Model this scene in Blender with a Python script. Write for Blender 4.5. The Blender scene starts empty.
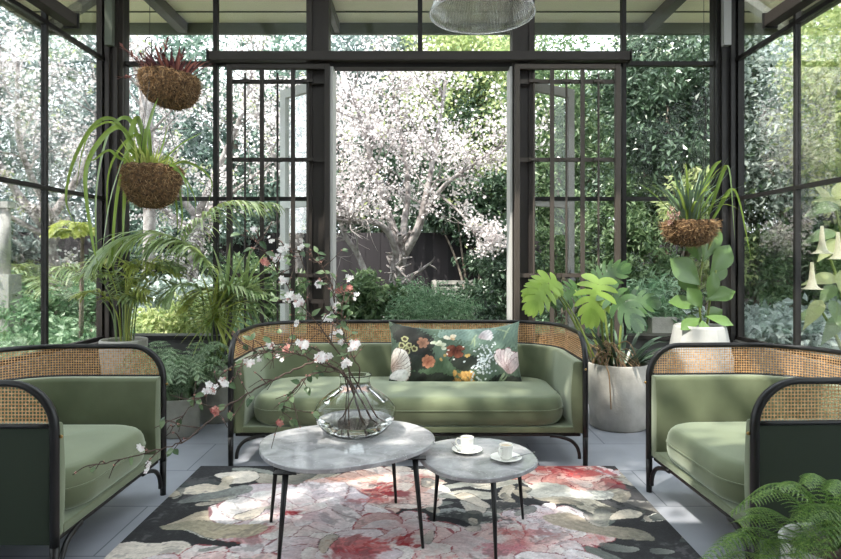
import bpy, bmesh, math, random
import numpy as np
from mathutils import Vector, Matrix

S = bpy.context.scene
C = S.collection
rnd = random.Random(7)
PI = math.pi
EYE = 1.19
FOC = 617.0

def at(px, py, Y):
    """photo pixel + depth -> world point"""
    return Vector(((px - 418.0) * Y / FOC, Y, EYE + (259.0 - py) * Y / FOC))

# ------------------------------------------------------------------ objects
def wloc(o):
    v = Vector((0, 0, 0))
    while o is not None:
        v += o.location
        o = o.parent
    return v

def tag(o, label=None, cat=None, group=None, kind=None):
    if label: o['label'] = label
    if cat: o['category'] = cat
    if group: o['group'] = group
    if kind: o['kind'] = kind
    return o

def thing(name, label, cat, loc=(0, 0, 0), rotz=0, group=None):
    o = bpy.data.objects.new(name, None)
    o.empty_display_size = .1
    C.objects.link(o)
    o.location = loc
    o.rotation_euler = (0, 0, rotz)
    return tag(o, label, cat, group)

class MB:
    def __init__(self):
        self.v = []; self.f = []; self.uv = None; self.col = None
    def add(self, vs, fs):
        b = len(self.v)
        self.v.extend([tuple(p) for p in vs])
        self.f.extend([tuple(i + b for i in f) for f in fs])
    def box(self, x0, x1, y0, y1, z0, z1):
        vs = [(x0,y0,z0),(x1,y0,z0),(x1,y1,z0),(x0,y1,z0),(x0,y0,z1),(x1,y0,z1),(x1,y1,z1),(x0,y1,z1)]
        self.add(vs, [(0,3,2,1),(4,5,6,7),(0,1,5,4),(1,2,6,5),(2,3,7,6),(3,0,4,7)])
        return self
    def obox(self, c, ax, ay, hx, hy, hz):
        """oriented box: centre, x and y unit axes, half sizes"""
        c = Vector(c); ax = Vector(ax).normalized(); ay = Vector(ay).normalized(); az = ax.cross(ay)
        vs = []
        for sz in (-1, 1):
            for sx, sy in ((-1,-1),(1,-1),(1,1),(-1,1)):
                vs.append(c + ax*hx*sx + ay*hy*sy + az*hz*sz)
        self.add(vs, [(0,3,2,1),(4,5,6,7),(0,1,5,4),(1,2,6,5),(2,3,7,6),(3,0,4,7)])
        return self
    def bar(self, p0, p1, w, h, up=(0, 0, 1)):
        p0 = Vector(p0); p1 = Vector(p1)
        d = (p1 - p0); L = d.length; d.normalize()
        u = Vector(up); s = d.cross(u)
        if s.length < 1e-4: s = d.cross(Vector((1, 0, 0)))
        s.normalize()
        return self.obox((p0 + p1) / 2, d, s, L / 2, w / 2, h / 2)
    def tube(self, pts, r, n=8, cap=True):
        pts = [Vector(p) for p in pts]
        m = len(pts)
        if not hasattr(r, '__len__'): r = [r] * m
        t = []
        for i in range(m):
            a = pts[max(i - 1, 0)]; b = pts[min(i + 1, m - 1)]
            d = b - a
            t.append(d.normalized() if d.length > 1e-9 else Vector((0, 0, 1)))
        ref = Vector((0, 0, 1)) if abs(t[0].z) < .9 else Vector((1, 0, 0))
        s = t[0].cross(ref).normalized()
        vs = []; fs = []
        for i in range(m):
            s = (s - t[i] * s.dot(t[i]))
            if s.length < 1e-6: s = t[i].orthogonal()
            s.normalize()
            u = t[i].cross(s)
            for k in range(n):
                a = 2 * PI * k / n
                vs.append(pts[i] + (s * math.cos(a) + u * math.sin(a)) * r[i])
        for i in range(m - 1):
            for k in range(n):
                k2 = (k + 1) % n
                fs.append((i*n+k, i*n+k2, (i+1)*n+k2, (i+1)*n+k))
        if cap:
            fs.append(tuple(reversed(range(n))))
            fs.append(tuple((m-1)*n + k for k in range(n)))
        self.add(vs, fs)
        return self
    def lathe(self, prof, c=(0, 0, 0), n=32, jitter=0, rng=None, sx=1, sy=1):
        vs = []; fs = []; m = len(prof)
        for i, (r, z) in enumerate(prof):
            for k in range(n):
                a = 2*PI*k/n
                j = 1 + (rng.uniform(-jitter, jitter) if rng else 0)
                vs.append((c[0] + r*math.cos(a)*j*sx, c[1] + r*math.sin(a)*j*sy, c[2] + z))
        for i in range(m - 1):
            for k in range(n):
                k2 = (k+1) % n
                fs.append((i*n+k, i*n+k2, (i+1)*n+k2, (i+1)*n+k))
        self.add(vs, fs)
        return self
    def sphere(self, c, r, n=10, m=7, sz=1):
        prof = [(max(r*math.sin(PI*i/m), 1e-4), -r*math.cos(PI*i/m)*sz) for i in range(m+1)]
        return self.lathe(prof, c, n)
    def ribbon(self, p, d, L, W, droop=0, segs=5, fold=.2, side=None, prof=None, curl=0):
        """strap leaf; bends under gravity"""
        p = Vector(p); d = Vector(d).normalized()
        if side is None:
            side = d.cross(Vector((0, 0, 1)))
            if side.length < .05: side = Vector((rnd.uniform(-1,1), rnd.uniform(-1,1), 0))
        side = Vector(side).normalized()
        st = L / segs; vs = []; fs = []
        for i in range(segs + 1):
            t = i / segs
            w = W * (prof(t) if prof else (math.sin(PI * min(1, .12 + .88*t)**.8) ** .7 if t < 1 else 0.02)) * .5
            w = max(w, W*.02)
            s = (side - d * side.dot(d)).normalized()
            nn = s.cross(d)
            vs += [p - s*w + nn*w*fold, p, p + s*w + nn*w*fold]
            if i:
                b = (i-1)*3
                fs += [(b, b+1, b+4, b+3), (b+1, b+2, b+5, b+4)]
            d = (d + Vector((0, 0, -droop * (.35 + t) / segs)) + s*curl/segs).normalized()
            p = p + d * st
        self.add(vs, fs)
        return self
    def strap(self, pts, W, fold=.25, prof=None, side=None):
        """ribbon along explicit control points"""
        q = spline(pts, 7)
        m = len(q); vs = []; fs = []
        ps = None
        for i in range(m):
            t = i/(m-1)
            d = (q[min(i+1, m-1)] - q[max(i-1, 0)]).normalized()
            if ps is None:
                ps = Vector(side) if side else d.cross(Vector((rnd.uniform(-.4,.4), -1, rnd.uniform(-.1,.4))))
                if ps.length < .05: ps = Vector((1, 0, 0))
            ps = (ps - d*ps.dot(d)).normalized()
            nn = ps.cross(d)
            w = W*.5*(prof(t) if prof else max(.04, min(1, .55 + t*1.6) * (1 - t**3.5)))
            vs += [q[i] - ps*w + nn*w*fold, q[i], q[i] + ps*w + nn*w*fold]
            if i:
                b = (i-1)*3
                fs += [(b, b+1, b+4, b+3), (b+1, b+2, b+5, b+4)]
        self.add(vs, fs)
        return self
    def build(self, name, m, parent=None, smooth=False, local=False, kind=None, world_origin=None):
        vs = self.v
        me = bpy.data.meshes.new(name)
        if parent is not None:
            off = Vector((0,0,0)) if local else wloc(parent)
            o_loc = None
        else:
            a = np.array(vs, dtype=float)
            off = Vector(((a[:,0].min()+a[:,0].max())/2, (a[:,1].min()+a[:,1].max())/2, a[:,2].min())) if world_origin is None else Vector(world_origin)
            o_loc = off
        a = np.array(vs, dtype=float) - np.array(off)
        me.from_pydata(a.tolist(), [], self.f)
        if smooth:
            me.polygons.foreach_set('use_smooth', [True]*len(me.polygons))
        if self.uv is not None:
            uvl = me.uv_layers.new(name='UVMap')
            li = np.zeros(len(me.loops), dtype=np.int32); me.loops.foreach_get('vertex_index', li)
            uvl.data.foreach_set('uv', np.array(self.uv, dtype=np.float32)[li].ravel())
        if self.col is not None:
            ca = me.color_attributes.new('Col', 'FLOAT_COLOR', 'POINT')
            c4 = np.ones((len(me.vertices), 4), dtype=np.float32); c4[:, :3] = self.col
            ca.data.foreach_set('color', c4.ravel())
        me.update()
        if m: me.materials.append(m)
        o = bpy.data.objects.new(name, me)
        C.objects.link(o)
        if parent is not None: o.parent = parent
        if o_loc is not None: o.location = o_loc
        if kind: o['kind'] = kind
        return o

def spline(pts, k=6):
    pts = [Vector(p) for p in pts]
    P = [pts[0]*2 - pts[1]] + pts + [pts[-1]*2 - pts[-2]]
    out = []
    for i in range(1, len(P) - 2):
        a, b, c, d = P[i-1], P[i], P[i+1], P[i+2]
        for j in range(k):
            t = j / k
            out.append(.5*((2*b) + (c-a)*t + (2*a-5*b+4*c-d)*t*t + (3*b-a-3*c+d)*t**3))
    out.append(pts[-1])
    return out

def bevel(o, w=.005, seg=2):
    md = o.modifiers.new('bevel', 'BEVEL'); md.width = w; md.segments = seg; md.limit_method = 'ANGLE'
    return o

def loft_pad(mb, cx, cy, hx, hy, rp, layers, n=14):
    """stack of rounded rectangles: layers = (inset, z)"""
    rings = []
    for ins, z in layers:
        a = max(hx - ins, .002); b = max(hy - ins, .002); r = max(min(rp - ins*.6, a, b), .001)
        ring = []
        for (sx, sy, a0) in ((1, 1, 0), (-1, 1, 90), (-1, -1, 180), (1, -1, 270)):
            for k in range(n + 1):
                an = math.radians(a0 + 90*k/n)
                ring.append((cx + sx*(a-r) + r*math.cos(an), cy + sy*(b-r) + r*math.sin(an), z))
        rings.append(ring)
    m = len(rings[0]); vs = [p for r in rings for p in r]; fs = []
    for i in range(len(rings)-1):
        for k in range(m):
            k2 = (k+1) % m
            fs.append((i*m+k, i*m+k2, (i+1)*m+k2, (i+1)*m+k))
    fs.append(tuple(reversed(range(m)))); fs.append(tuple((len(rings)-1)*m + k for k in range(m)))
    mb.add(vs, fs)

# ---------------------------------------------------------------- materials
def srgb(r, g, b):
    f = lambda c: (c/255/12.92) if c/255 <= .04045 else ((c/255+.055)/1.055)**2.4
    return (f(r), f(g), f(b), 1)

def newmat(name):
    m = bpy.data.materials.new(name); m.use_nodes = True
    nt = m.node_tree
    for n in list(nt.nodes): nt.nodes.remove(n)
    out = nt.nodes.new('ShaderNodeOutputMaterial')
    return m, nt, out

def pbr(name, col, rough=.5, metal=0, spec=.5, noise=None, bump=None, sheen=0, trans=0, ior=1.45, coat=0):
    """noise=(scale, col2, detail) ; bump=(scale,strength)"""
    m, nt, out = newmat(name)
    b = nt.nodes.new('ShaderNodeBsdfPrincipled')
    b.inputs['Base Color'].default_value = col
    b.inputs['Roughness'].default_value = rough
    b.inputs['Metallic'].default_value = metal
    b.inputs['Specular IOR Level'].default_value = spec
    b.inputs['IOR'].default_value = ior
    if sheen:
        b.inputs['Sheen Weight'].default_value = sheen
        b.inputs['Sheen Roughness'].default_value = .35
    if trans: b.inputs['Transmission Weight'].default_value = trans
    if coat: b.inputs['Coat Weight'].default_value = coat
    tc = nt.nodes.new('ShaderNodeTexCoord')
    if noise:
        n = nt.nodes.new('ShaderNodeTexNoise'); n.inputs['Scale'].default_value = noise[0]
        n.inputs['Detail'].default_value = noise[2] if len(noise) > 2 else 4
        r = nt.nodes.new('ShaderNodeValToRGB')
        r.color_ramp.elements[0].position = .35; r.color_ramp.elements[1].position = .65
        r.color_ramp.elements[0].color = col; r.color_ramp.elements[1].color = noise[1]
        nt.links.new(tc.outputs['Object'], n.inputs['Vector'])
        nt.links.new(n.outputs['Fac'], r.inputs['Fac']); nt.links.new(r.outputs['Color'], b.inputs['Base Color'])
    if bump:
        n2 = nt.nodes.new('ShaderNodeTexNoise'); n2.inputs['Scale'].default_value = bump[0]; n2.inputs['Detail'].default_value = 4
        bp = nt.nodes.new('ShaderNodeBump'); bp.inputs['Strength'].default_value = bump[1]; bp.inputs['Distance'].default_value = .01
        nt.links.new(tc.outputs['Object'], n2.inputs['Vector'])
        nt.links.new(n2.outputs['Fac'], bp.inputs['Height']); nt.links.new(bp.outputs['Normal'], b.inputs['Normal'])
    nt.links.new(b.outputs['BSDF'], out.inputs['Surface'])
    return m

def leafmat(name, cols, rough=.45, trans=.35, spec=.5, tcol=None, mute=.30):
    def mt(c):
        y = .3*c[0]+.59*c[1]+.11*c[2]
        return tuple(a*(1-mute)+y*mute for a in c[:3]) + (1,)
    cols = [mt(c) for c in cols]
    if tcol: tcol = mt(tcol)
    """leaf: one random tone per mesh island, partly translucent"""
    m, nt, out = newmat(name)
    g = nt.nodes.new('ShaderNodeNewGeometry')
    r = nt.nodes.new('ShaderNodeValToRGB')
    e = r.color_ramp.elements
    e[0].color = cols[0]; e[0].position = 0
    e[1].color = cols[-1]; e[1].position = 1
    for i in range(1, len(cols)-1):
        x = e.new(i/(len(cols)-1)); x.color = cols[i]
    nt.links.new(g.outputs['Random Per Island'], r.inputs['Fac'])
    b = nt.nodes.new('ShaderNodeBsdfPrincipled')
    b.inputs['Roughness'].default_value = rough; b.inputs['Specular IOR Level'].default_value = spec
    nt.links.new(r.outputs['Color'], b.inputs['Base Color'])
    t = nt.nodes.new('ShaderNodeBsdfTranslucent')
    if tcol:
        mx = nt.nodes.new('ShaderNodeMix'); mx.data_type = 'RGBA'; mx.inputs['Factor'].default_value = .6
        nt.links.new(r.outputs['Color'], mx.inputs['A']); mx.inputs['B'].default_value = tcol
        nt.links.new(mx.outputs['Result'], t.inputs['Color'])
    else:
        nt.links.new(r.outputs['Color'], t.inputs['Color'])
    ms = nt.nodes.new('ShaderNodeMixShader'); ms.inputs['Fac'].default_value = trans
    nt.links.new(b.outputs['BSDF'], ms.inputs[1]); nt.links.new(t.outputs['BSDF'], ms.inputs[2])
    nt.links.new(ms.outputs['Shader'], out.inputs['Surface'])
    return m

def glassmat(name, tint=(1, 1, 1, 1), refl=1.0):
    m, nt, out = newmat(name)
    t = nt.nodes.new('ShaderNodeBsdfTransparent'); t.inputs['Color'].default_value = tint
    g = nt.nodes.new('ShaderNodeBsdfGlossy'); g.inputs['Roughness'].default_value = 0
    f = nt.nodes.new('ShaderNodeFresnel'); f.inputs['IOR'].default_value = 1.3
    ms = nt.nodes.new('ShaderNodeMixShader')
    mu = nt.nodes.new('ShaderNodeMath'); mu.operation = 'MULTIPLY'; mu.inputs[1].default_value = refl
    nt.links.new(f.outputs['Fac'], mu.inputs[0]); nt.links.new(mu.outputs[0], ms.inputs['Fac'])
    nt.links.new(t.outputs['BSDF'], ms.inputs[1]); nt.links.new(g.outputs['BSDF'], ms.inputs[2])
    nt.links.new(ms.outputs['Shader'], out.inputs['Surface'])
    return m

M = {}
M['metal'] = pbr('dark bronze metal', srgb(52, 47, 44), .5, 0, .35)
M['metal_dark'] = pbr('charcoal metal', srgb(36, 34, 33), .5, 0, .35)
M['gate'] = pbr('brown grey metal', srgb(76, 69, 63), .5, 0, .35)
M['jamb'] = pbr('pale grey paint', srgb(200, 198, 194), .5)
M['doorwhite'] = pbr('off white paint', srgb(225, 226, 224), .45)
M['doorgrey'] = pbr('grey door paint', srgb(150, 146, 141), .45)
M['black'] = pbr('black stained beech', srgb(24, 23, 23), .38, 0, .5)
M['blackmetal'] = pbr('black steel', srgb(22, 22, 23), .4, 0, .5)
M['steel'] = pbr('steel', srgb(150, 150, 150), .3, 1)
M['glass'] = glassmat('window glass', (.99, .995, .99, 1), .4)
M['soffit'] = pbr('sage soffit paint', srgb(242, 238, 214), .6)
M['eave'] = pbr('dark sage timber', srgb(88, 94, 82), .6)
M['eavebeam'] = pbr('grey eave beam', srgb(98, 97, 92), .6)
M['plaster'] = pbr('white plaster', srgb(228, 226, 222), .8)
M['sillwall'] = pbr('painted low wall', srgb(92, 92, 90), .6)
M['concrete'] = pbr('concrete planter', srgb(165, 161, 153), .85, noise=(7, srgb(196, 192, 184), 6), bump=(60, .25))
M['concrete_dark'] = pbr('aged concrete planter', srgb(140, 140, 130), .85, noise=(6, srgb(176, 174, 164), 6), bump=(60, .25))
M['whitepot'] = pbr('pale cement planter', srgb(160, 160, 156), .7, noise=(5, srgb(180, 179, 175)))
M['soil'] = pbr('dark soil', srgb(48, 38, 30), .95, noise=(30, srgb(72, 58, 46)), bump=(60, .6))
M['coir'] = pbr('coir fibre', srgb(58, 44, 32), .95, noise=(55, srgb(120, 92, 62), 6), bump=(90, 1))
M['fibre'] = leafmat('coir strands', [srgb(70, 50, 34), srgb(140, 104, 66), srgb(190, 158, 112)], .9, .15, mute=.08)
M['wire'] = pbr('dark wire', srgb(60, 58, 56), .4, .8)
M['china'] = pbr('white porcelain', srgb(240, 238, 232), .25, 0, .5)
M['bark'] = pbr('garden bark', srgb(98, 86, 76), .9, noise=(14, srgb(150, 138, 126), 6), bump=(40, .6))
M['barkpale'] = pbr('pale blossom bark', srgb(118, 110, 108), .9, noise=(12, srgb(178, 172, 170), 6), bump=(40, .5))
M['twig'] = pbr('brown twig', srgb(62, 48, 42), .8, noise=(60, srgb(98, 80, 70)))
M['stem'] = pbr('green stem', srgb(128, 142, 74), .6)
M['root'] = pbr('dry root', srgb(150, 124, 96), .8)

def velvet():
    m, nt, out = newmat('sage green velvet')
    b = nt.nodes.new('ShaderNodeBsdfPrincipled')
    tc = nt.nodes.new('ShaderNodeTexCoord')
    n = nt.nodes.new('ShaderNodeTexNoise'); n.inputs['Scale'].default_value = 3.5; n.inputs['Detail'].default_value = 5
    r = nt.nodes.new('ShaderNodeValToRGB')
    r.color_ramp.elements[0].position = .3; r.color_ramp.elements[1].position = .72
    r.color_ramp.elements[0].color = srgb(84, 92, 68); r.color_ramp.elements[1].color = srgb(110, 117, 91)
    nt.links.new(tc.outputs['Object'], n.inputs['Vector']); nt.links.new(n.outputs['Fac'], r.inputs['Fac'])
    nt.links.new(r.outputs['Color'], b.inputs['Base Color'])
    b.inputs['Roughness'].default_value = .75; b.inputs['Specular IOR Level'].default_value = .25
    b.inputs['Sheen Weight'].default_value = 1.0; b.inputs['Sheen Roughness'].default_value = .42
    b.inputs['Sheen Tint'].default_value = srgb(225, 235, 215)
    n2 = nt.nodes.new('ShaderNodeTexNoise'); n2.inputs['Scale'].default_value = 300
    bp = nt.nodes.new('ShaderNodeBump'); bp.inputs['Strength'].default_value = .12; bp.inputs['Distance'].default_value = .002
    nt.links.new(tc.outputs['Object'], n2.inputs['Vector']); nt.links.new(n2.outputs['Fac'], bp.inputs['Height'])
    nt.links.new(bp.outputs['Normal'], b.inputs['Normal'])
    nt.links.new(b.outputs['BSDF'], out.inputs['Surface'])
    return m
M['velvet'] = velvet()

def cane():
    """woven cane: round holes on a 12.5 mm lattice"""
    m, nt, out = newmat('woven cane')
    L = nt.links.new
    uv = nt.nodes.new('ShaderNodeUVMap'); uv.uv_map = 'UVMap'
    sc = nt.nodes.new('ShaderNodeVectorMath'); sc.operation = 'SCALE'; sc.inputs['Scale'].default_value = 1/.0125
    L(uv.outputs['UV'], sc.inputs[0])
    fr = nt.nodes.new('ShaderNodeVectorMath'); fr.operation = 'FRACTION'; L(sc.outputs[0], fr.inputs[0])
    sb = nt.nodes.new('ShaderNodeVectorMath'); sb.operation = 'SUBTRACT'; sb.inputs[1].default_value = (.5, .5, 0); L(fr.outputs[0], sb.inputs[0])
    ln = nt.nodes.new('ShaderNodeVectorMath'); ln.operation = 'LENGTH'; L(sb.outputs[0], ln.inputs[0])
    lt = nt.nodes.new('ShaderNodeMath'); lt.operation = 'LESS_THAN'; lt.inputs[1].default_value = .37; L(ln.outputs['Value'], lt.inputs[0])
    no = nt.nodes.new('ShaderNodeTexNoise'); no.inputs['Scale'].default_value = 60; L(uv.outputs['UV'], no.inputs['Vector'])
    cr = nt.nodes.new('ShaderNodeValToRGB'); cr.color_ramp.elements[0].color = srgb(184, 134, 88); cr.color_ramp.elements[1].color = srgb(232, 188, 140)
    cr.color_ramp.elements[0].position = .3; cr.color_ramp.elements[1].position = .7
    L(no.outputs['Fac'], cr.inputs['Fac'])
    b = nt.nodes.new('ShaderNodeBsdfPrincipled'); b.inputs['Roughness'].default_value = .5; L(cr.outputs['Color'], b.inputs['Base Color'])
    tl = nt.nodes.new('ShaderNodeBsdfTranslucent'); L(cr.outputs['Color'], tl.inputs['Color'])
    mx = nt.nodes.new('ShaderNodeMixShader'); mx.inputs['Fac'].default_value = .3
    L(b.outputs['BSDF'], mx.inputs[1]); L(tl.outputs['BSDF'], mx.inputs[2])
    tr = nt.nodes.new('ShaderNodeBsdfTransparent')
    m2 = nt.nodes.new('ShaderNodeMixShader'); L(lt.outputs[0], m2.inputs['Fac'])
    L(mx.outputs['Shader'], m2.inputs[1]); L(tr.outputs['BSDF'], m2.inputs[2])
    L(m2.outputs['Shader'], out.inputs['Surface'])
    return m
M['cane'] = cane()

def floor_mat():
    m, nt, out = newmat('blue grey floor tiles')
    L = nt.links.new
    tc = nt.nodes.new('ShaderNodeTexCoord')
    br = nt.nodes.new('ShaderNodeTexBrick')
    br.offset = .5; br.inputs['Scale'].default_value = 1
    br.inputs['Brick Width'].default_value = 1.0; br.inputs['Row Height'].default_value = .5
    br.inputs['Mortar Size'].default_value = .004; br.inputs['Mortar Smooth'].default_value = .2
    br.inputs['Color1'].default_value = srgb(146, 149, 158); br.inputs['Color2'].default_value = srgb(156, 159, 168)
    br.inputs['Mortar'].default_value = srgb(100, 104, 112)
    mp = nt.nodes.new('ShaderNodeMapping'); mp.inputs['Location'].default_value = (.3, .03, 0)
    L(tc.outputs['Object'], mp.inputs['Vector']); L(mp.outputs['Vector'], br.inputs['Vector'])
    no = nt.nodes.new('ShaderNodeTexNoise'); no.inputs['Scale'].default_value = 4; no.inputs['Detail'].default_value = 6
    L(tc.outputs['Object'], no.inputs['Vector'])
    mx = nt.nodes.new('ShaderNodeMix'); mx.data_type = 'RGBA'; mx.blend_type = 'OVERLAY'; mx.inputs['Factor'].default_value = .25
    L(br.outputs['Color'], mx.inputs['A']); L(no.outputs['Fac'], mx.inputs['B'])
    b = nt.nodes.new('ShaderNodeBsdfPrincipled'); b.inputs['Roughness'].default_value = .42
    L(mx.outputs['Result'], b.inputs['Base Color']); L(b.outputs['BSDF'], out.inputs['Surface'])
    return m
M['floor'] = floor_mat()

def stone_mat():
    m, nt, out = newmat('grey flecked stone')
    L = nt.links.new
    tc = nt.nodes.new('ShaderNodeTexCoord')
    no = nt.nodes.new('ShaderNodeTexNoise'); no.inputs['Scale'].default_value = 9; no.inputs['Detail'].default_value = 8; no.inputs['Distortion'].default_value = 1.2
    L(tc.outputs['Object'], no.inputs['Vector'])
    cr = nt.nodes.new('ShaderNodeValToRGB'); e = cr.color_ramp.elements
    e[0].position = .3; e[0].color = srgb(138, 137, 139); e[1].position = .75; e[1].color = srgb(192, 191, 193)
    L(no.outputs['Fac'], cr.inputs['Fac'])
    vo = nt.nodes.new('ShaderNodeTexVoronoi'); vo.inputs['Scale'].default_value = 55; L(tc.outputs['Object'], vo.inputs['Vector'])
    c2 = nt.nodes.new('ShaderNodeValToRGB'); c2.color_ramp.elements[0].position = .12; c2.color_ramp.elements[0].color = (1,1,1,1)
    c2.color_ramp.elements[1].position = .24; c2.color_ramp.elements[1].color = (0,0,0,1)
    L(vo.outputs['Distance'], c2.inputs['Fac'])
    mx = nt.nodes.new('ShaderNodeMix'); mx.data_type = 'RGBA'
    mu = nt.nodes.new('ShaderNodeMath'); mu.operation = 'MULTIPLY'; mu.inputs[1].default_value = .45; L(c2.outputs['Color'], mu.inputs[0])
    L(mu.outputs[0], mx.inputs['Factor']); L(cr.outputs['Color'], mx.inputs['A']); mx.inputs['B'].default_value = srgb(205, 204, 202)
    b = nt.nodes.new('ShaderNodeBsdfPrincipled'); b.inputs['Roughness'].default_value = .10
    L(mx.outputs['Result'], b.inputs['Base Color']); L(b.outputs['BSDF'], out.inputs['Surface'])
    return m
M['stone'] = stone_mat()

def vcol_mat(name, rough=.9, bump=(180, .4), sheen=0):
    m, nt, out = newmat(name)
    L = nt.links.new
    a = nt.nodes.new('ShaderNodeVertexColor'); a.layer_name = 'Col'
    b = nt.nodes.new('ShaderNodeBsdfPrincipled'); b.inputs['Roughness'].default_value = rough; b.inputs['Specular IOR Level'].default_value = .2
    b.inputs['Sheen Weight'].default_value = sheen
    L(a.outputs['Color'], b.inputs['Base Color'])
    tc = nt.nodes.new('ShaderNodeTexCoord')
    n2 = nt.nodes.new('ShaderNodeTexNoise'); n2.inputs['Scale'].default_value = bump[0]
    bp = nt.nodes.new('ShaderNodeBump'); bp.inputs['Strength'].default_value = bump[1]; bp.inputs['Distance'].default_value = .005
    L(tc.outputs['Object'], n2.inputs['Vector']); L(n2.outputs['Fac'], bp.inputs['Height']); L(bp.outputs['Normal'], b.inputs['Normal'])
    L(b.outputs['BSDF'], out.inputs['Surface'])
    return m

def boards_mat(name, c1, c2, step, axis=0):
    m, nt, out = newmat(name)
    L = nt.links.new
    tc = nt.nodes.new('ShaderNodeTexCoord'); sp = nt.nodes.new('ShaderNodeSeparateXYZ'); L(tc.outputs['Object'], sp.inputs[0])
    dv = nt.nodes.new('ShaderNodeMath'); dv.operation = 'DIVIDE'; dv.inputs[1].default_value = step; L(sp.outputs[axis], dv.inputs[0])
    fl = nt.nodes.new('ShaderNodeMath'); fl.operation = 'FLOOR'; L(dv.outputs[0], fl.inputs[0])
    wn = nt.nodes.new('ShaderNodeTexWhiteNoise'); wn.noise_dimensions = '1D'; L(fl.outputs[0], wn.inputs['W'])
    mx = nt.nodes.new('ShaderNodeMix'); mx.data_type = 'RGBA'; mx.inputs['A'].default_value = c1; mx.inputs['B'].default_value = c2
    L(wn.outputs['Value'], mx.inputs['Factor'])
    b = nt.nodes.new('ShaderNodeBsdfPrincipled'); b.inputs['Roughness'].default_value = .85
    L(mx.outputs['Result'], b.inputs['Base Color']); L(b.outputs['BSDF'], out.inputs['Surface'])
    return m
M['fence'] = boards_mat('dark paling', srgb(32, 29, 32), srgb(52, 47, 50), .14)
M['ground'] = pbr('garden soil and moss', srgb(84, 84, 66), .95, noise=(1.5, srgb(140, 136, 116), 8), bump=(12, .5))

G = srgb
M['lf_dark'] = leafmat('glossy dark leaves', [G(38,66,40), G(62,94,60), G(96,128,96), G(48,78,44)], .3, .22, .6)
M['lf_mid'] = leafmat('mid green leaves', [G(54,88,46), G(90,128,68), G(134,164,100), G(68,104,56)], .4, .4)
M['lf_light'] = leafmat('light green leaves', [G(140,172,84), G(188,206,110), G(214,220,140), G(120,156,76)], .45, .5)
M['lf_grey'] = leafmat('grey green leaves', [G(86,112,104), G(124,150,142), G(176,192,186), G(62,86,80)], .5, .35)
M['lf_silver'] = leafmat('silver leaves', [G(150,170,160), G(186,204,196), G(212,224,218), G(104,132,120)], .5, .35)
M['lf_teal'] = leafmat('blue green leaves', [G(60,96,80), G(100,136,116), G(150,180,158), G(40,70,58)], .42, .35)
M['lf_olive'] = leafmat('pale olive leaves', [G(150,168,120), G(190,202,160), G(216,222,188), G(112,134,88)], .42, .4)
M['bloom'] = leafmat('vase blossom', [srgb(252,248,246), srgb(255,252,250), srgb(248,232,232)], .6, .4)
M['lf_mint'] = leafmat('pale mint leaves', [G(84,126,88), G(128,170,124), G(176,204,166), G(104,146,104)], .42, .35, mute=.15)
M['blossom'] = leafmat('white pink blossom', [G(236,230,230), G(240,230,230), G(230,214,216), G(242,238,236)], .6, .35)
M['blossom_red'] = leafmat('rosy buds', [G(214,110,100), G(226,150,130), G(190,90,84)], .6, .4)
M['strap'] = leafmat('strap leaves', [G(46,76,30), G(84,116,46), G(128,156,74)], .25, .4, .6, tcol=G(190,210,90), mute=.08)
M['palm'] = leafmat('palm leaflets', [G(84,110,66), G(132,156,104), G(186,200,158)], .3, .35, .6, tcol=G(180,200,100), mute=.08)
M['palmyellow'] = leafmat('yellow green leaflets', [G(150,166,70), G(186,196,96), G(206,212,130)], .35, .45, .5, mute=.08)
M['monstera_light'] = leafmat('young monstera leaf', [G(130,164,64), G(150,182,76)], .28, .4, .6, tcol=G(196,214,80), mute=.08)
M['monstera'] = leafmat('monstera leaf', [G(52,84,44), G(84,116,62)], .25, .3, .6, mute=.08)
M['fiddle'] = leafmat('fiddle leaf', [G(62,98,44), G(96,130,66), G(124,154,84)], .25, .3, .6, mute=.08)
M['fern'] = leafmat('fern frond', [G(64,100,42), G(104,144,62), G(156,186,90)], .4, .4, mute=.08)
M['ferngrey'] = leafmat('feathery fern', [G(96,136,86), G(140,174,122), G(180,204,156)], .45, .4)
M['purple'] = leafmat('purple leaves', [G(58,34,44), G(92,52,60), G(150,90,78), G(46,30,42)], .35, .22, mute=.12)
# =============================================================== THE ROOM
YB = 5.2          # back glazing plane
XL, XR = -2.62, 2.66
ST = 'structure'
WH = .52          # low wall height
MB().box(XL-.1, XR+.1, -1.1, YB+.09, -.06, 0).build('floor', M['floor'], kind=ST, world_origin=(0,0,0))
MB().box(XL-.06, XL+.06, -1.0, YB-.06, 0, WH).build('wall_left', M['sillwall'], kind=ST)
MB().box(XR-.06, XR+.06, -1.0, YB-.06, 0, WH).build('wall_right', M['sillwall'], kind=ST)
w = MB(); w.box(-2.46, -.93, YB-.06, YB+.06, 0, WH); w.box(.97, 2.485, YB-.06, YB+.06, 0, WH)
w.build('wall_back', M['sillwall'], kind=ST)
MB().box(XL-.1, XR+.1, -1.1, -1.0, 0, 3.5).build('wall_front', pbr('grey wall paint', srgb(120,118,114), .8), kind=ST)
MB().box(XL-.1, XR+.1, -1.1, 1.3, 3.68, 3.74).build('ceiling', M['plaster'], kind=ST)  # unseen; kept solid here to cut skylight from behind the camera
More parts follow.
